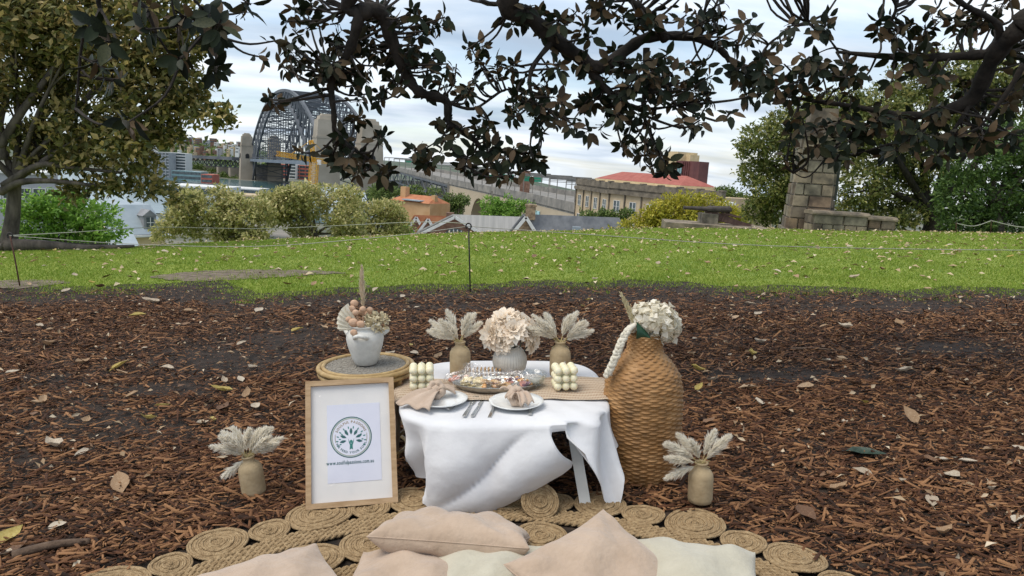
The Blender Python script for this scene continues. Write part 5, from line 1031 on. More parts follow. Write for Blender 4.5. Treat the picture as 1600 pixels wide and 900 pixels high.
for j in range(1, NS + 1):
    v = j / NS
    for i in range(NT):
        dg = -180 + 360 * i / NT; dg = dg if dg < 160 else dg - 360; a = 2 * math.pi * ((dg % 360) / 360); H_ = float(np.interp(dg, hd, hv)); drop = H_ * v
        p = sup(a); n_ = V((p.x / TA ** 2, p.y / TB ** 2, 0)).normalized(); tg = V((-n_.y, n_.x, 0))
        fold = (.026 * math.sin(a * 13 + 1 + v * .8) + .008 * math.sin(a * 31 + v * 1.5) + .013 * math.sin(a * 23 + 2 - v * 2.2) + .02 * math.sin(a * 5 + 3 * v)) * min(1, drop / .22)
        flare = .012 + .05 * drop; 
        q = TC + p + n_ * (flare + fold * 1.0) + tg * (.012 * v * math.sin(a * 7 + 2 * v) * min(1, drop / .25))
        if -69 > dg > -125: q += V((.11 * v * v * ((dg + 119) / 50) - .0 * v, -.035 * math.sin(v * 2.6) + .05 * v * v * ((dg + 119) / 40), 0)); e9 = (dg + 119) / 50 - (1.05 - v) * .9; s9 = (dg + 121) / 52; rr9 = math.hypot(1 - v, s9 * 1.1); ph9 = math.atan2(1 - v, s9 * 1.1 + .02); sw = abs(math.sin(ph9 * 3.4 + .5)) ** .55; q += n_ * ((.055 * sw - .03) * min(1, rr9 * 1.8) * min(1, v * 2.5) - fold * .75)
        if -61.5 < dg < -36: q -= n_ * fold * .6
        if -61.5 < dg < -36: q += V((.06 * v * v, -.06 * v * v, 0)) + n_ * .025 * math.sin(v * 3 + dg * .35)
        if dg < -123: q += n_ * (-.10 * min(1, v * 1.4) * min(1, (-123 - dg) / 6) + .02 * math.sin(v * 9 + dg * .12) * v)
        z = TZ - .003 - drop - .006 * min(1, v * 6); vs.append(V((q.x, q.y, max(z, .008 + .004 * math.sin(i)))))
st = NT // 2
fs = []
for j in range(NR): fs += [(j * NT + i, j * NT + (i + 1) % NT, (j + 1) * NT + (i + 1) % NT, (j + 1) * NT + i) for i in range(NT)]
# ring index i of the top starts at angle 0, of the skirt at -180 degrees
off0 = NR * NT; sk = (NR + 1) * NT
ti = lambda i: off0 + (i - st) % NT
fs += [(ti(i), ti(i + 1), sk + (i + 1) % NT, sk + i) for i in range(NT)]
for j in range(NS - 1): fs += [(sk + j * NT + i, sk + j * NT + (i + 1) % NT, sk + (j + 1) * NT + (i + 1) % NT, sk + (j + 1) * NT + i) for i in range(NT)]
m.add(vs, fs); m.top('tablecloth', W['cloth'], 'white tablecloth draped over the low table with long hanging corners', 'tablecloth', TC, smooth=True)
# runner
rm = bpy.data.materials.new('striped_runner'); rm.use_nodes = True; t = rm.node_tree; p = t.nodes['Principled BSDF']; p.inputs['Roughness'].default_value = .95; tcn = nd(t, 'ShaderNodeTexCoord')
wv1 = nd(t, 'ShaderNodeTexWave', bands_direction='Y'); wv1.inputs['Scale'].default_value = 9; wv1.inputs['Distortion'].default_value = .4; wv2 = nd(t, 'ShaderNodeTexWave', bands_direction='X'); wv2.inputs['Scale'].default_value = 42; wv2.inputs['Distortion'].default_value = .6
lk(t, tcn.outputs['Object'], wv1.inputs[0]); lk(t, tcn.outputs['Object'], wv2.inputs[0]); f_ = mth(t, 'MULTIPLY', mth(t, 'GREATER_THAN', wv1.outputs['Fac'], .45), wv2.outputs['Fac'])
r = nd(t, 'ShaderNodeValToRGB'); r.color_ramp.elements[0].color = (.56, .46, .34, 1); r.color_ramp.elements[1].color = (.33, .19, .12, 1); lk(t, f_, r.inputs[0]); lk(t, r.outputs[0], p.inputs['Base Color'])
b_ = nd(t, 'ShaderNodeBump'); b_.inputs['Strength'].default_value = .6; b_.inputs['Distance'].default_value = .004; lk(t, wv2.outputs['Fac'], b_.inputs['Height']); lk(t, b_.outputs[0], p.inputs['Normal'])
def run(u, v):
    y = 3.40 + .37 * v; ya = y - TC.y; ex = TA * (1 - abs(ya / TB) ** 3.2) ** (1 / 3.2) + .02; Lh = .33; Rh = .20 - .05 * v; s = -ex - Lh + u * (2 * ex + Lh + Rh)
    dx = .035 * math.sin(v * 6)
    if s < -ex: d = -ex - s; return V((TC.x - ex - .02 - .05 * d + .015 * math.sin(v * 9 + d * 10), y + .03 * d, TZ + .012 - d))
    if s > ex: d = s - ex; return V((TC.x + ex + .03 + .012 * math.sin(v * 11), y - .10 * d, TZ + .012 - d))
    return V((TC.x + s, y + .02 * math.sin(s * 4), TZ + .0115 + cz(s, ya) + .0015 * math.sin(s * 30 + v * 5)))
m = MB(); m.grid(run, 110, 20); m.top('table_runner', rm, 'beige and rust striped woven runner laid across the white tablecloth', 'runner', TC, smooth=True)
TT = TZ + .0165
# --- plates, napkins, cutlery
def plate(label, x, y, rad):
    m = MB(); z = TZ + .008; m.lathe([(rad * .55, 0), (rad * .6, .004), (rad * .85, .012), (rad, .022), (rad, .026), (rad * .84, .017), (rad * .58, .009), (.001, .008)], 64, (x, y, z), fn=lambda r, zz_, a, i: r * (1 + .006 * math.sin(a * 9) * (r > rad * .8)))
    return m.top('plate', W['plate'], label, 'plate', (x, y, z), smooth=True)
plate('white porcelain plate with a knotted napkin, beside the single knife', .02, 3.335, .128); plate('white porcelain plate half covered by a napkin, beside the fork', -.335, 3.37, .125)
def napkin(label, x, y, z, rz, tails):
    t = thing('napkin', label, 'napkin', (x, y, z)); M4 = Matrix.Translation((x, y, z)) @ Matrix.Rotation(rz, 4, 'Z'); m = MB()
    pts = [M4 @ V((.030 * math.cos(a), .034 * math.sin(a) * .5, .034 + .028 * math.sin(a))) for a in np.linspace(0, 6.28, 22, endpoint=False)]; m.tube(pts, [.017 + .004 * math.sin(i * 1.9) for i in range(22)], 10, closed=True, flat=1.35)
    m.ball(M4 @ V((0, 0, .035)), .026, 10, 7); m.part('knot', W['napkin'], t, smooth=True)
    for tl in tails:
        m = MB(); n = 14
        def fn(u, v, tl=tl):
            L, wd0, wd1, dirn, rise, drop_ = tl; s = u * L; wv = (wd0 + (wd1 - wd0) * u ** .8) * (v - .5); px_ = math.cos(dirn) * s - math.sin(dirn) * wv; py_ = math.sin(dirn) * s + math.cos(dirn) * wv
            return M4 @ V((px_, py_, .035 + rise * math.sin(u * math.pi) - drop_ * u ** 1.5 + .014 * math.sin(v * 13 + u * 3) * (.3 + u * .6) * (1 - .3 * u)))
        m.grid(fn, n, 18); 
        o = m.part('tail', W['napkin'], t, smooth=True); sm = o.modifiers.new('thick', 'SOLIDIFY'); sm.thickness = .005; sm.offset = 1
    return t
napkin('beige napkin knotted on the plate, its ends folded into a bundle', .025, 3.315, TZ + .022, R_(20), [(.085, .03, .085, R_(105), .02, -.02), (.085, .03, .075, R_(-80), .028, .012), (.05, .03, .06, R_(190), .02, .0)])
napkin('beige napkin knotted with one wide end spread over the table edge', -.365, 3.42, TZ + .022, 0, [(.18, .04, .20, R_(-122), .01, .035), (.09, .03, .07, R_(10), .012, .012)])
def cut(kind, label, a, b):
    a, b = V(a), V(b); d = (b - a).normalized(); s = d.cross(ZU).normalized(); L = (b - a).length; t = thing(kind, label, kind, a); P = lambda f, o, z=0.: a + d * L * f + s * o + V((0, 0, z))
    m = MB(); hz = .006; w0, w1 = .0095, .006; m.add([P(0, -w0, 0), P(0, w0, 0), P(.55, w1, 0), P(.55, -w1, 0), P(0, -w0 * .8, hz), P(0, w0 * .8, hz), P(.55, w1 * .8, hz), P(.55, -w1 * .8, hz)], [(0, 1, 2, 3)[::-1], (4, 5, 6, 7), (0, 1, 5, 4), (1, 2, 6, 5), (2, 3, 7, 6), (3, 0, 4, 7)]); m.part('handle', W['cutlery'], t)
    m = MB()
    if kind == 'knife': pl = [P(.55, -.005, .001), P(.6, -.010, .001), P(.9, -.010, .001), P(1, .002, .001), P(.95, .008, .001), P(.55, .006, .001)]; m.prism(pl, V((0, 0, .004))); m.part('blade', W['cutlery'], t)
    else:
        m.prism([P(.55, -.004, .001), P(.68, -.012, .001), P(.76, -.013, .001), P(.76, .013, .001), P(.68, .012, .001), P(.55, .004, .001)], V((0, 0, .004))); m.part('neck', W['cutlery'], t)
        for k in (-.0105, -.0035, .0035, .0105): m = MB(); m.bar(P(.755, k, .004), P(1, k, .007), .0036, .003); m.part('tine', W['cutlery'], t)
g = lambda px, py: at_z(px, py, TZ + .008)
cut('fork', 'steel fork lying on the white cloth between the plates', g(725, 651), g(744, 621)); cut('knife', 'steel table knife lying beside the fork between the plates', g(738, 651), g(757, 622)); cut('knife', 'steel knife with its blade tucked under the right plate', g(765, 653), g(776, 626)); cut('knife', 'steel handle tucked under the rim beside the napkin bundle', g(828, 648), g(838, 622)); cut('fork', 'steel fork mostly under the plate with the spread napkin', g(700, 640), g(718, 629))
# --- bubble candles
cb = MB(); cb.ball((0, 0, 0), .0208, 16, 10); cme = cb.mesh(W['wax'], True, name='wax_ball')
def candle(label, x, y, rz):
    t = thing('bubble_candle', label, 'candle', (x, y, TT)); t.rotation_euler.z = rz; s = .040
    for i in range(3):
        for j in range(3):
            for k in range(3):
                if (i, j, k) == (1, 1, 1): continue
                o = bpy.data.objects.new('wax_ball', cme); _link(o); o.parent = t; o.location = ((i - 1) * s, (j - 1) * s, .0225 + k * s)
    ORG[t] = V((0, 0, 0)); m = MB(); m.box(-.03, .03, -.03, .03, .02, .092); m.part('wax_core', W['wax'], t); m = MB(); m.tube([(0, 0, .11), (.002, 0, .138)], .0015, 5); m.part('wick', W['cloth'], t)
candle('cream bubble cube candle next to the rattan side table', -.452, 3.575, .12); candle('cream bubble cube candle on the striped end of the runner, beside the glass bowl', .262, 3.575, .12)
# --- bottles with pampas
def bottle(label, x, y, z, tilt=0., sc=1.):
    m = MB(); pr = [(.048, 0), (.054, .004), (.0555, .02), (.0555, .115), (.053, .132), (.044, .148), (.031, .157), (.026, .163), (.0255, .176), (.030, .180), (.0305, .186), (.024, .187), (.021, .178), (.021, .10)]
    m.lathe([(r * sc, h_ * sc) for r, h_ in pr], 40); o = m.top('bottle_vase', W['tan'], label, 'vase', smooth=True); o.location = (x, y, z); o.rotation_euler = (0, tilt, 0); return V((x, y, z)) + Matrix.Rotation(tilt, 3, 'Y') @ V((0, 0, .18 * sc))
def plume(base, d0, L, bend, n=560, wid=.036, rootc=.35):
    d0 = V(d0).normalized(); pts = [base + d0 * L * t + V(bend) * t * t * L for t in np.linspace(0, 1, 9)]; m = MB(); m.tube(pts, lerpl([.0017, .0012, .0006], 9), 5)
    C = []; D = []; Ls = []
    for i in range(n):
        t = rootc + (1 - rootc) * RNG.random() ** .85; k = t * 8; j = min(7, int(k)); p = pts[j].lerp(pts[j + 1], k - j); ax_ = (pts[min(8, j + 1)] - pts[max(0, j - 1)]).normalized(); o1 = ax_.orthogonal().normalized(); o2 = ax_.cross(o1); a = RNG.random() * 6.28
        s9 = (t - rootc) / (1 - rootc); env = min(1, .4 + 2.2 * s9) * (1.08 - s9) ** .55; sp = RNG.uniform(.12, .55); d = (ax_ + (o1 * math.cos(a) + o2 * math.sin(a)) * sp + V((0, 0, -.12))).normalized(); C.append(p); D.append(d); Ls.append(wid * env * RNG.uniform(.6, 1.25) / .55)
    C = np.array([tuple(c) for c in C]); D = np.array([tuple(c) for c in D]); Ls = np.array(Ls); VV, FF = leaf_arrays(C, D, rand_dir(len(C)), Ls, Ls * .075 + .0009, .1)
    m.mi = 1; m.add([V(v) for v in VV], [tuple(int(q) for q in f) for f in FF]); return m
def pampas(label, mouth, specs, L=.19, name='pampas_bunch'):
    t = thing(name, label, 'pampas grass', mouth)
    for a, el, k, by in specs:
        el = 24 + .74 * el if el > 0 else el + 12; k *= 1.14
        d = V((math.cos(R_(a)) * math.cos(R_(el)), by, math.sin(R_(el)))); plume(mouth - d.normalized() * .05 + V((RNG.uniform(-.008, .008), RNG.uniform(-.008, .008), 0)), d, L * k + .05, (math.cos(R_(a)) * .16, by * .1, -.10), rootc=.40).part('plume', [W['stem'], W['plume']], t)
FAN = [(180, 29, .9, .1), (0, 77, .95, .3), (180, 64, .92, -.3), (180, 20, 1.0, -.2), (180, 38, 1.05, .25), (180, 55, 1.0, -.25), (180, 74, 1.05, .15), (0, 86, 1.08, -.15), (0, 68, 1.05, .25), (0, 50, 1., -.2), (0, 30, .9, .2), (180, 3, .95, .3)]
def fan(keep, j=0): return [(a, el + RNG.uniform(-6, 6), k * RNG.uniform(.92, 1.1), by) for i, (a, el, k, by) in enumerate(FAN) if i - 3 not in keep]
z = TZ + .0165
mo = bottle('tan stoneware bottle on the table, next to the wrapped package', -.275, 3.80, z); pampas('white pampas grass leaning out of the bottle by the wrapped package', mo, fan((7,)), .145)
mo = bottle('tan stoneware bottle on the table behind the right bubble candle', .255, 3.80, z); pampas('white pampas grass fanned from the bottle behind the bubble candle', mo, fan((8,)) + [(0, 14, .95, -.1)], .15)
p = at_z(1096, 790, .03); mo = bottle('tan stoneware bottle standing on the rug beside the wicker floor vase', p.x, p.y + .03, .038); pampas('white pampas grass spilling from the bottle beside the wicker floor vase', mo, [(180, 8, 1., -.35), (180, 30, 1.05, -.1), (180, 52, .95, .2), (180, -18, .9, -.45), (0, 82, 1.0, 0), (0, 58, 1.1, -.2), (0, 40, .8, .2), (180, 72, .9, -.3), (180, 18, .9, .2)], .15)
p = at_z(391, 779, .01); mo = bottle('tan stoneware bottle leaning on the mulch beyond the framed sign', p.x + .01, p.y + .03, .022, R_(-6)); pampas('white pampas grass in the leaning bottle beyond the framed sign', mo, fan((8,)) + [(180, -50, .7, -.2), (0, 20, .95, -.1), (0, 60, 1, .3)], .135)
# --- ribbed vase with dahlias
VX = V((-.012, 3.83, z)); m = MB(); m.lathe([(.048, 0), (.066, .008), (.084, .035), (.0915, .068), (.088, .10), (.075, .128), (.058, .146), (.05, .153), (.046, .153), (.044, .14)], 216, VX, fn=lambda r, zz_, a, i: r * (1 + .018 * math.cos(36 * a) * (.02 < zz_ < .15)))
m.top('ribbed_vase', W['ribbed'], 'round ribbed pale grey vase in the middle of the table', 'vase', VX, smooth=True)
def dahlia(c, face, R, rings=((15, 1., .12), (13, .88, .45), (10, .66, .85), (6, .42, 1.2)), mt=None, t=None):
    c = V(c); face = V(face).normalized(); o1 = face.orthogonal().normalized(); o2 = face.cross(o1); m = MB()
    for n, k, el in rings:
        for i in range(n):
            a = 2 * math.pi * (i + RNG.uniform(-.25, .25)) / n; ra = o1 * math.cos(a) + o2 * math.sin(a); d = (ra * math.cos(el) + face * math.sin(el)).normalized(); s = d.cross(face).normalized(); nn = s.cross(d); L = R * k * RNG.uniform(.88, 1.12); w_ = L * .21 + R * .04
            b0 = c + d * R * .08; p1 = b0 + d * L * .45; tip = b0 + d * L + nn * L * RNG.uniform(-.15, .12)
            m.add([b0, p1 + s * w_ + nn * w_ * .55, p1, p1 - s * w_ + nn * w_ * .55, b0 + d * L * .8 + s * w_ * .7 + nn * w_ * .25, b0 + d * L * .8 - s * w_ * .7 + nn * w_ * .25, tip], [(0, 2, 1), (0, 3, 2), (1, 2, 4), (2, 6, 4), (2, 3, 5), (2, 5, 6)])
    return m.part('bloom', mt or W['petal'], t, smooth=True)
fl = thing('dahlia_bouquet', 'peach and cream silk dahlias filling the round ribbed vase', 'flowers', VX + V((0, 0, .14)))
m = MB()
BL = [((-.085, -.03, .075), (-.8, -.7, .25)), ((.02, -.055, .105), (.0, -.8, .6)), ((.085, -.02, .09), (.8, -.6, .4)), ((-.03, .0, .145), (-.25, -.4, .9)), ((.05, .03, .13), (.5, .2, .8)), ((-.07, .05, .09), (-.6, .6, .5)), ((.115, -.01, .03), (.9, -.5, -.1)), ((-.04, -.06, .04), (-.3, -.9, .1))]
for q, fc in BL: dahlia(VX + V((0, 0, .15)) + V(q), fc, .084 if q[2] > .05 else .066, t=fl); m.tube([VX + V((q[0] * .2, q[1] * .2, .05)), VX + V((0, 0, .15)) + V(q)], .0025, 5)
m.part('stems', W['green'], fl)
# --- tray with wrapped food, bowl, package
tx = at_z(775, 606, TT); t = thing('foil_platter', 'oval foil platter with antipasto under clear wrap', 'platter', (tx.x, tx.y, TT))
m = MB(); EL = lambda k, zz_: [V((tx.x + .215 * k * math.cos(a), tx.y + .10 * k * math.sin(a), TT + zz_)) for a in np.linspace(0, 6.283, 56, endpoint=False)]
lay = [EL(.86, 0), EL(.92, .012), EL(1., .030), EL(1.02, .031), EL(.96, .022), EL(.88, .008)]; vs = [p for l_ in lay for p in l_]; n = 56; m.add(vs, [(i * n + j, i * n + (j + 1) % n, (i + 1) * n + (j + 1) % n, (i + 1) * n + j) for i in range(5) for j in range(n)] + [tuple(range(n))[::-1], tuple(5 * n + j for j in range(n))]); m.part('foil_tray', W['tray'], t, smooth=True)
FD = [mat('cheese', (.62, .50, .25), (.70, .58, .33), 20, .6), mat('salami', (.36, .12, .08), (.52, .24, .17), 60, .5), mat('cracker', (.44, .25, .09), (.58, .37, .16), 40, .8), mat('dried_apricot', (.62, .26, .05), (.70, .36, .09), 30, .5), mat('grapes', (.10, .03, .05), (.17, .06, .09), 20, .3), mat('olive', (.16, .17, .05), (.26, .27, .09), 20, .4)]
names = ['cheese_slice', 'salami_slice', 'cracker', 'dried_apricot', 'grape', 'olive']
for i in range(70):
    u, v = RNG.uniform(-.85, .85), RNG.uniform(-.75, .75)
    if u * u + v * v > .8: continue
    k = 0 if u < -.35 else RNG.choice((1, 2, 2, 3)) if u < .35 else RNG.choice((1, 3, 3, 4)); c = V((tx.x + .205 * u, tx.y + .09 * v, TT + .02 + .02 * RNG.random())); m = MB()
    if k in (3, 4, 5): m.ball(c, .011, 10, 7, (1.2, 1, .7))
    else:
        rx = Matrix.Rotation(RNG.uniform(-.7, .7), 3, 'X') @ Matrix.Rotation(RNG.uniform(0, 3), 3, 'Z'); r_ = .024
        if k == 1: m.prism([c + rx @ V((r_ * .8 * math.cos(a), r_ * .8 * math.sin(a), 0)) for a in np.linspace(0, 6.283, 14, endpoint=False)], rx @ V((0, 0, .002)))
        elif k == 2: m.frame_box(c, rx @ V((r_ * .8, 0, 0)), rx @ V((0, r_ * .8, 0)), rx @ V((0, 0, .002)))
        else: m.prism([c + rx @ V(q) for q in ((-r_, -.012, 0), (r_, -.012, 0), (r_ * .7, .014, 0), (-r_ * .8, .012, 0))], V((0, 0, .005)))
    m.part(names[k], FD[k], t, smooth=k >= 3)
def wrap(c, rx, ry, h_, amp, seed, peak=None):
    r = random.Random(seed); ph = [r.random() * 6 for _ in range(6)]; m = MB()
    def fn(u, v):
        a = 2 * math.pi * u; k = v; cr_ = amp * (math.sin(a * 9 + ph[0] + k * 5) * math.sin(k * 7 + ph[1]) + .6 * math.sin(a * 17 + ph[2] - k * 9)) * (k * (1.1 - k) * 3); x = c.x + rx * (1 - k ** 2.2) * math.cos(a) * (1 + .04 * math.sin(a * 13 + ph[3])); y = c.y + ry * (1 - k ** 2.2) * math.sin(a)
        return V((x + cr_ * .5, y + cr_ * .3, c.z + h_ * math.sin(k * 1.57) ** .8 + cr_ + (peak[1] * max(0, 1 - math.hypot(x - c.x - peak[0], y - c.y) / .05) if peak else 0)))
    m.grid(fn, 64, 14); return m
wrap(V((tx.x, tx.y, TT + .034)), .212, .10, .045, .009, 3).part('clear_wrap', W['film'], t, smooth=False)
bx = at_z(833, 606, TT); t = thing('glass_bowl', 'clear glass bowl covered with wrap beside the platter', 'bowl', (bx.x, bx.y + .05, TT)); bx = V((bx.x, bx.y + .05, TT))
m = MB(); m.lathe([(.035, 0), (.052, .01), (.066, .035), (.072, .062), (.069, .062), (.063, .036), (.049, .014), (.001, .008)], 40, bx); m.part('bowl', W['glassw'], t, smooth=True)
m = MB(); m.lathe([(.04, .014), (.055, .03), (.05, .044), (.001, .05)], 20, bx); m.part('dip', mat('pale_dip', (.50, .47, .42), (.6, .57, .52), 30, .6), t, smooth=True)
m = MB(); m.lathe([(.0735, .052), (.075, .064), (.06, .068), (.001, .070)], 40, bx, fn=lambda r, zz_, a, i: r * (1 + .012 * math.sin(a * 15)), capb=False); m.part('film_cover', W['film'], t)
gx_ = at_z(722, 604, TT); gx_ = V((gx_.x, gx_.y + .06, TT)); t = thing('wrapped_package', 'crinkled clear wrapped package of pink sweets on the table', 'package', gx_)
for i in range(16): m = MB(); m.ball(gx_ + V((RNG.uniform(-.065, .065), RNG.uniform(-.035, .035), .014 + .014 * RNG.random())), .014, 9, 6, (1.2, 1, .8)); m.part('sweet', mat('pink_sweet', (.60, .22, .15), (.70, .36, .26), 20, .5) if i == 0 else bpy.data.materials['pink_sweet'], t, smooth=True)
wrap(gx_ + V((0, 0, .002)), .10, .055, .055, .008, 5, (.04, .06)).part('clear_wrap', W['film'], t)
m = MB()
def ruff(u, v): a = (u - .5) * 2.6; r_ = .012 + .06 * v; return gx_ + V((.045 + r_ * math.sin(a) + .006 * math.sin(u * 40) * v, .0 + .012 * math.sin(u * 25) * v, .05 + r_ * math.cos(a) * .85))
m.grid(ruff, 36, 6); m.part('gathered_top', W['film'], t)
m = MB(); px_ = at_z(690, 592, TT)
# pack beyond the platter: long snack packet
sx_ = at_z(757, 598, TT); sx_ = V((sx_.x, sx_.y + .10, TT)); t = thing('snack_packet', 'clear packet of brown crackers lying behind the platter', 'packet', sx_)
for i in range(9): m = MB(); m.frame_box(sx_ + V((-.08 + i * .02, 0, .026)), V((.004, 0, .003)), V((0, .028, 0)), V((-.002, 0, .022))); m.part('cracker', FD[2], t)
m = MB(); m.grid(lambda u, v: sx_ + V((-.10 + .20 * u + .004 * math.sin(v * 20), .036 * math.cos(v * 3.14) * (1 - .2 * abs(2 * u - 1) ** 6), .004 + .05 * math.sin(v * 3.14) * (1 - abs(2 * u - 1) ** 8) + .003 * math.sin(u * 50))), 40, 10); m.part('film', W['film'], t)
# clear plastic tub under the table
px_ = at_z(800, 790, .03); t = thing('plastic_tub', 'clear empty plastic tub lying under the table on the rug', 'tub', px_); m = MB(); m.frame_box(px_ + V((0, .03, .035)), V((.055, 0, .008)), V((0, .06, 0)), V((-.005, 0, .03))); m.part('tub', W['glassw'], t); m = MB(); m.frame_box(px_ + V((.0, .03, .068)), V((.06, 0, .009)), V((0, .065, 0)), V((-.0005, 0, .003))); m.part('lid', W['glassw'], t)
# --- framed sign
BLc, BRc = at_z(478, 797, .03), at_z(622, 785, .03); u = (BRc - BLc); FWd = u.length; u = u.normalized(); bk_ = V((-u.y, u.x, 0)); ln = R_(27); upv = (ZU * math.cos(ln) + bk_ * math.sin(ln)).normalized(); nv = u.cross(upv); nv = nv if nv.y < 0 else -nv; FH = .575
fs_ = thing('framed_sign', 'oak framed company sign leaning against the rattan side table', 'sign', BLc); Q = lambda x, y, o=0.: BLc + u * x + upv * y + nv * o
def qbox(m, x0, x1, y0, y1, o0, o1): return m.frame_box(Q((x0 + x1) / 2, (y0 + y1) / 2, (o0 + o1) / 2), u * (x1 - x0) / 2, upv * (y1 - y0) / 2, nv * (o1 - o0) / 2)
fw = .024
for x0, x1, y0, y1 in ((0, fw, 0, FH), (FWd - fw, FWd, 0, FH), (fw, FWd - fw, 0, fw), (fw, FWd - fw, FH - fw, FH)): m = MB(); qbox(m, x0, x1, y0, y1, -.012, .014); m.part('frame_side', W['oak'], fs_)
m = MB(); qbox(m, fw * .8, FWd - fw * .8, fw * .8, FH - fw * .8, -.010, -.004); m.part('mount', W['paper'], fs_)
m = MB(); qbox(m, FWd * .235, FWd * .83, FH * .185, FH * .80, -.0035, -.0025); sheet = m.part('printed_sheet', W['sheet'], fs_)
GC = {}
def glyph(ch):
    if ch not in GC:
        c = bpy.data.curves.new('g', 'FONT'); c.body = ch; c.size = 1; c.resolution_u = 3; c.offset = .022; o = bpy.data.objects.new('g', c); _link(o); bpy.context.view_layer.update()
        me = bpy.data.meshes.new_from_object(o.evaluated_get(bpy.context.evaluated_depsgraph_get())); vs = [v.co.copy() for v in me.vertices]; fs2 = [tuple(p.vertices) for p in me.polygons]
        GC[ch] = (vs, fs2, (max(v.x for v in vs) - min(v.x for v in vs)) if vs else .3, min((v.x for v in vs), default=0)); bpy.data.objects.remove(o); bpy.data.curves.remove(c); bpy.data.meshes.remove(me)
    return GC[ch]
def put(m, ch, x, y, size, rot=0., ys_=1.):
    vs, fs2, w_, x0 = glyph(ch); c, s = math.cos(rot), math.sin(rot); o = []
    for v in vs: a, b = (v.x - x0 - w_ / 2) * size, (v.y) * size * ys_; o.append(Q(x + a * c - b * s, y + a * s + b * c, -.0018))
    m.add(o, fs2)
def arc_text(m, s, cx_, cy_, r, size, mid, inside=False, gap=.13):
    ws = [(glyph(c)[2] if c != ' ' else .25) + gap for c in s]; tot = sum(ws) * size / r; a = -tot / 2
    for ch, w_ in zip(s, ws):
        am = a + w_ * size / r / 2
        if ch != ' ':
            if not inside: th = mid - am; put(m, ch, cx_ + r * math.cos(th), cy_ + r * math.sin(th), size, th - math.pi / 2)
            else: th = mid + am; put(m, ch, cx_ + (r + .7 * size) * math.cos(th), cy_ + (r + .7 * size) * math.sin(th), size, th + math.pi / 2)
        a += w_ * size / r
LX, LY, LR = FWd * .50, FH * .535, .094
def ringm(r0, r1, mt, nm):
    m = MB(); n = 72; m.add([Q(LX + r * math.cos(2 * math.pi * i / n), LY + r * math.sin(2 * math.pi * i / n), -.002) for r in (r0, r1) for i in range(n)], [(i, (i + 1) % n, n + (i + 1) % n, n + i) for i in range(n)]); return m.part(nm, mt, sheet)
ringm(LR * .955, LR, W['ink'], 'ring'); ringm(LR * .89, LR * .905, W['gold'], 'ring'); ringm(LR * .905, LR * .945, mat('pale_green_ink', (.36, .44, .40), (.42, .5, .46), 5, .7), 'ring')
m = MB(); arc_text(m, 'SOULFUL PASSIONS', LX, LY, LR * .69, .0155, R_(90)); m.part('lettering', W['gold'], sheet)
m = MB(); arc_text(m, 'WE FEED YOUR SOUL', LX, LY, LR * .69, .0138, R_(270), True); m.part('lettering', W['ink'], sheet)
m = MB()
for sg in (0, 1):
    for k in range(4): th = (math.pi if sg else 0) + (k - 1.5) * .13 + (0.06 if sg else -.06); put(m, ')' if not sg else '(', LX + LR * .76 * math.cos(th), LY + LR * .76 * math.sin(th) - .003, .013, 0)
m.part('flourish', W['gold'], sheet)
m = MB(); ws = 'www.soulfulpassions.com.au'; sz = .0175; tot = sum((glyph(c)[2] + .10) for c in ws) * sz; k = .214 / tot; x = LX - .006 - .107
for ch in ws: w_ = (glyph(ch)[2] + .10) * sz * k; put(m, ch, x + w_ / 2, FH * .325 , sz * k, 0., 1.45); x += w_
m.part('lettering', W['ink'], sheet)
m = MB(); m2 = MB()
def petal(mm, cx_, cy_, a, L, w_):
    d = (math.cos(a), math.sin(a)); n_ = (-d[1], d[0]); pts = [(0, 0), (.3, .8), (.55, 1), (.8, .6), (1, 0), (.8, -.6), (.55, -1), (.3, -.8)]; mm.add([Q(cx_ + d[0] * L * t_ + n_[0] * w_ * q, cy_ + d[1] * L * t_ + n_[1] * w_ * q, -.0018) for t_, q in pts], [tuple(range(8))])
fc = (LX, LY - LR * .18)
for i in range(7): a = R_(-12 + i * 34); petal(m, fc[0] + .022 * math.cos(a), fc[1] + .006 + .022 * math.sin(a), a, .031, .0065)
for i in range(12): a = R_(-22 + i * 20.4); petal(m2, fc[0] + .056 * math.cos(a), fc[1] + .002 + .052 * math.sin(a), a, .014, .003)
for i in range(8): a = R_(-8 + i * 28); petal(m2, fc[0] + .045 * math.cos(a + .2), fc[1] + .002 + .043 * math.sin(a + .2), a + .2, .012, .0028)
m.part('leaf_emblem', W['ink'], sheet); m2.part('leaf_emblem', W['ink2'], sheet)
m = MB(); n = 14; m.add([Q(fc[0] + .0062 * math.cos(2 * math.pi * i / n), fc[1] - .003 + .0075 * math.sin(2 * math.pi * i / n), -.0016) for i in range(n)], [tuple(range(n))])
bd = [(-.014, .012), (-.010, -.008), (-.006, -.020), (-.0075, -.040), (-.002, -.036), (.002, -.036), (.0075, -.040), (.006, -.020), (.010, -.008), (.014, .012), (.008, -.002), (.003, -.012), (-.003, -.012), (-.008, -.002)]
m.add([Q(fc[0] + a, fc[1] + b, -.0017) for a, b in bd], [(0, 1, 13), (1, 2, 12, 13), (2, 7, 11, 12), (7, 8, 10, 11), (8, 9, 10), (2, 3, 4, 5, 6, 7)]); m.part('figure_emblem', W['ink2'], sheet)
m = MB()
m.grid(lambda u_, v_: Q(fw + u_ * (FWd - 2 * fw), fw + v_ * (FH - 2 * fw), .003 + .0016 * math.sin(u_ * 9 + v_ * 7) * math.sin(v_ * 11)), 24, 32); m.part('cover_film', W['coverfilm'], fs_, smooth=True)
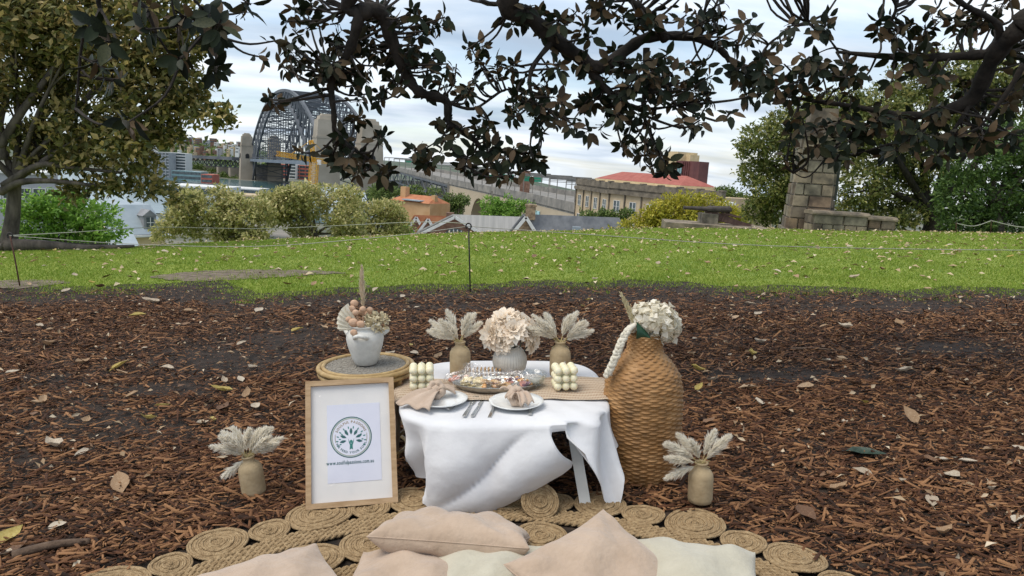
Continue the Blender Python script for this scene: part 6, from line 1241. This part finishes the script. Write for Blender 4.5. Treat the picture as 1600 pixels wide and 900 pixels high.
# --- rattan side table
RX, RY, RR, RH = -.775, 3.80, .245, .50; rt = thing('rattan_side_table', 'round rattan side table with woven top and bent cane legs', 'side table', (RX, RY, 0)); c = V((RX, RY, 0))
circ = lambda r, zz_, n=56: [c + V((r * math.cos(a), r * math.sin(a), zz_)) for a in np.linspace(0, 6.283185, n, endpoint=False)]
for r, zz_, q in ((RR, RH - .012, .014), (RR - .024, RH - .004, .011), (RR - .004, RH - .040, .012)): m = MB(); m.tube(circ(r, zz_), q, 8, closed=True); m.part('rim_hoop', W['rattan'], rt, smooth=True)
wm = mat('woven_cane', (.20, .18, .15), (.40, .37, .32), 60, .7, .8, 150, lo=.3, hi=.7); m = MB(); n = 30; rr = RR - .03
m.lathe([(.001, RH - .012), (rr, RH - .012)], 40, c, capb=False)
for i in range(-n // 2, n // 2 + 1):
    x = i * 2 * rr / n; h_ = math.sqrt(max(0, rr * rr - x * x))
    if h_ < .02: continue
    ks = np.linspace(-h_, h_, max(6, int(h_ / .006)))
    m.tube([c + V((x, k, RH - .008 + .0025 * math.sin(k * 190 + i * math.pi))) for k in ks], .0042, 4); m.tube([c + V((k, x, RH - .008 - .0025 * math.sin(k * 190 + i * math.pi))) for k in ks], .0042, 4)
m.part('woven_top', wm, rt)
for k in range(4):
    a = R_(45 + 90 * k + 12); d = V((math.cos(a), math.sin(a), 0)); m = MB(); m.tube(catmull([c + d * .205 + V((0, 0, 0.0)), c + d * .19 + V((0, 0, .25)), c + d * (RR - .01) + V((0, 0, RH - .045))], 6), .013, 8); m.part('leg', W['rattan'], rt, smooth=True)
    m = MB(); e = V((-d.y, d.x, 0)); m.tube(catmull([c + d * .19 + V((0, 0, .26)), c + d * .17 + e * .08 + V((0, 0, .42)), c + (d + e).normalized() * .20 + V((0, 0, .455)), c + e * .17 + d * .08 + V((0, 0, .42)), c + e * .19 + V((0, 0, .26))], 6), .008, 7); m.part('arch_brace', W['rattan'], rt, smooth=True)
for zz_, r in ((.045, .205), (.14, .20)): m = MB(); m.tube(circ(r, zz_), .010, 7, closed=True); m.part('stretcher_hoop', W['rattan'], rt, smooth=True)
# urn
U0 = V((RX + .0, RY + .0, RH + .002)); un = thing('white_urn', 'matt white urn with small lug handles on the rattan table', 'vase', U0); m = MB()
m.lathe([(.052, 0), (.058, .004), (.074, .045), (.091, .10), (.0985, .14), (.095, .165), (.082, .184), (.071, .193), (.070, .198), (.080, .206), (.084, .210), (.080, .213), (.066, .203), (.06, .18)], 48, U0); m.part('body', W['urn'], un, smooth=True)
for a in (R_(-92), R_(28), R_(150)):
    d = V((math.cos(a), math.sin(a), 0)); e = V((-d.y, d.x, 0)); m = MB(); m.tube(catmull([U0 + d * .088 - e * .033 + V((0, 0, .158)), U0 + d * .118 - e * .02 + V((0, 0, .172)), U0 + d * .122 + V((0, 0, .177)), U0 + d * .118 + e * .02 + V((0, 0, .172)), U0 + d * .088 + e * .033 + V((0, 0, .158))], 5), .0105, 8); m.part('handle', W['urn'], un, smooth=True)
dr = thing('dried_flowers', 'dried blush discs, pale fan leaf, hydrangea and tall pampas spike in the urn', 'flowers', U0 + V((0, 0, .2))); T0 = U0 + V((0, 0, .20))
plume(T0 + V((-.005, 0, -.03)), (-.0, 0, 1), .35, (.0, 0, 0), 620, .030, rootc=.36).part('pampas_spike', [W['stem'], mat('tan_plume', (.66, .54, .38), (.84, .74, .58), 12, .9, trans=.2, island=.4)], dr)
for x, y, zz_, r in ((-.045, -.06, .035, .026), (-.005, -.075, .03, .022), (-.04, -.085, -.012, .019), (-.06, -.02, .10, .02), (-.05, .0, .125, .022), (-.035, -.045, .085, .018), (.03, .0, .09, .018), (.0, -.03, .10, .018), (.015, .03, .06, .02), (-.07, -.05, .05, .018), (-.02, .04, .07, .02)):
    m = MB(); m.ball(T0 + V((x, y, zz_)), r, 12, 8, (1, .6, .9)); m.tube([T0 + V((x * .2, y * .2, -.04)), T0 + V((x, y, zz_ - r * .5))], .0018, 4); m.part('blush_disc', W['blush'], dr, smooth=True)
m = MB(); fl0 = T0 + V((-.02, -.02, -.01)); m.grid(lambda u_, v_: fl0 + V((-.115 * v_ * math.cos((u_ - .5) * 1.5 - .35), .012 * math.sin(u_ * 40) * v_ - .02 * v_, .04 * v_ - .115 * v_ * math.sin((u_ - .5) * 1.5 - .35) * 1.0)), 40, 6); m.part('fan_leaf', W['whitepetal'], dr)
m = MB(); NPt = 150
C = np.array(tuple(T0 + V((.065, -.02, .03)))) + rand_dir(NPt) * np.array([.058, .05, .045]); VV, FF = leaf_arrays(C, rand_dir(NPt), rand_dir(NPt), .02 + .012 * NP.random(NPt), .016 + .008 * NP.random(NPt), .2); np_obj('hydrangea_head', VV, FF, W['hyd'], parent=dr)
# --- wicker floor vase
WX = V((.645, 3.50, 0)); HV = .735; pr = [(.12, .0), (.15, .012), (.165, .05), (.178, .14), (.187, .25), (.190, .36), (.190, .44), (.184, .50), (.168, .545), (.142, .585), (.114, .617), (.094, .640), (.084, .658), (.080, .68), (.079, .71), (.082, .735)]
zs = [q[1] for q in pr]; rs = [q[0] for q in pr]; rows = 64; NS_ = 30; sub = 5; prof = [(float(np.interp(HV * i / (rows * sub), zs, rs)), HV * i / (rows * sub)) for i in range(rows * sub + 1)]
jit = [RNG.uniform(-.45, .45) for _ in range(rows + 2)]; cell = [[RNG.uniform(.55, 1.25) for _ in range(64)] for _ in range(rows + 2)]
def weave(r, zz_, a, i):
    row = i / sub; k = int(row); q = row - k; ph = a * NS_ / 2 + (k % 2) * math.pi + jit[k] ; b = math.sin(math.pi * min(1, q)) ** .7; return r +   .0075 * b * (.40 + .55 * math.cos(ph)) * cell[k][int(ph / 6.2832 + .5) % 64] + .0015 * math.sin(a * 3 + k)
m = MB(); m.lathe(prof, NS_ * 12, WX, fn=weave); m.lathe([(.084, HV), (.079, HV + .004), (.071, HV - .002), (.069, HV - .12)], 40, WX, capb=False); m.top('wicker_floor_vase', W['wicker'], 'tall woven wicker floor vase beside the table', 'vase', WX, smooth=True)
fl = thing('white_flowers', 'white silk hydrangea blooms, pale plume and dark leaf in the wicker vase', 'flowers', WX + V((0, 0, HV - .02))); T0 = WX + V((0, 0, HV))
for cx_, cy_, cz_, rad, npt in ((.055, -.03, .075, .085, 300), (.105, .0, .03, .06, 170), (.0, .02, .08, .06, 160)):
    d = rand_dir(npt); C = np.array(tuple(T0 + V((cx_, cy_, cz_)))) + d * rad * (.75 + .25 * NP.random(npt))[:, None]; VV, FF = leaf_arrays(C, unit(np.cross(d, rand_dir(npt)) + d * .35), d, .032 + .014 * NP.random(npt), .030 + .01 * NP.random(npt), .12); np_obj('bloom', VV, FF, W['whitepetal'], parent=fl)
    m = MB(); m.ball(T0 + V((cx_, cy_, cz_)), rad * .7, 12, 8); m.tube([T0 + V((cx_ * .3, 0, -.1)), T0 + V((cx_, cy_, cz_))], .004, 5); m.part('bloom_core', W['hyd'], fl, smooth=True)
for q, w2 in (((-.045, -.02, 0), .036), ((-.06, .01, 0), .03)): plume(T0 + V((-.015, 0, -.06)), (-.22 + q[0], q[1] * 3, .9), .28, (-.1, 0, -.02), 260, w2 * .7, rootc=.3).part('plume', [W['stem'], mat('cream_plume', (.62, .54, .33), (.78, .71, .50), 12, .9, island=.4) if w2 > .033 else bpy.data.materials['cream_plume']], fl)
m = MB(); lf = T0 + V((-.055, -.075, -.02)); m.grid(lambda u_, v_: lf + V((.075 * v_ + .0 , -.012 + .02 * (u_ - .5) ** 2 * 4, .085 * u_ * (1 - v_) ** .8 + .01)), 8, 8); m.part('dark_leaf', W['green'], fl, smooth=True)
mac = thing('braided_tassel', 'white braided rope tassel hanging over the wicker vase rim', 'tassel', T0)
for k in range(3):
    m = MB(); path = catmull([T0 + V((-.05, -.03, .03)), T0 + V((-.085, -.07, .045)), T0 + V((-.125, -.085, -.02)), T0 + V((-.155, -.09, -.10)), T0 + V((-.190, -.085, -.185))], 16); pts = []
    for i, p in enumerate(path): ph = i * .62 + k * 2.094; pts.append(p + V((.013 * math.sin(ph), .010 * math.sin(2 * ph), .008 * math.sin(ph))))
    m.tube(pts, [.011 + .002 * math.sin(i * 1.1) for i in range(len(pts))], 7); m.part('strand', W['whitepetal'], mac, smooth=True)
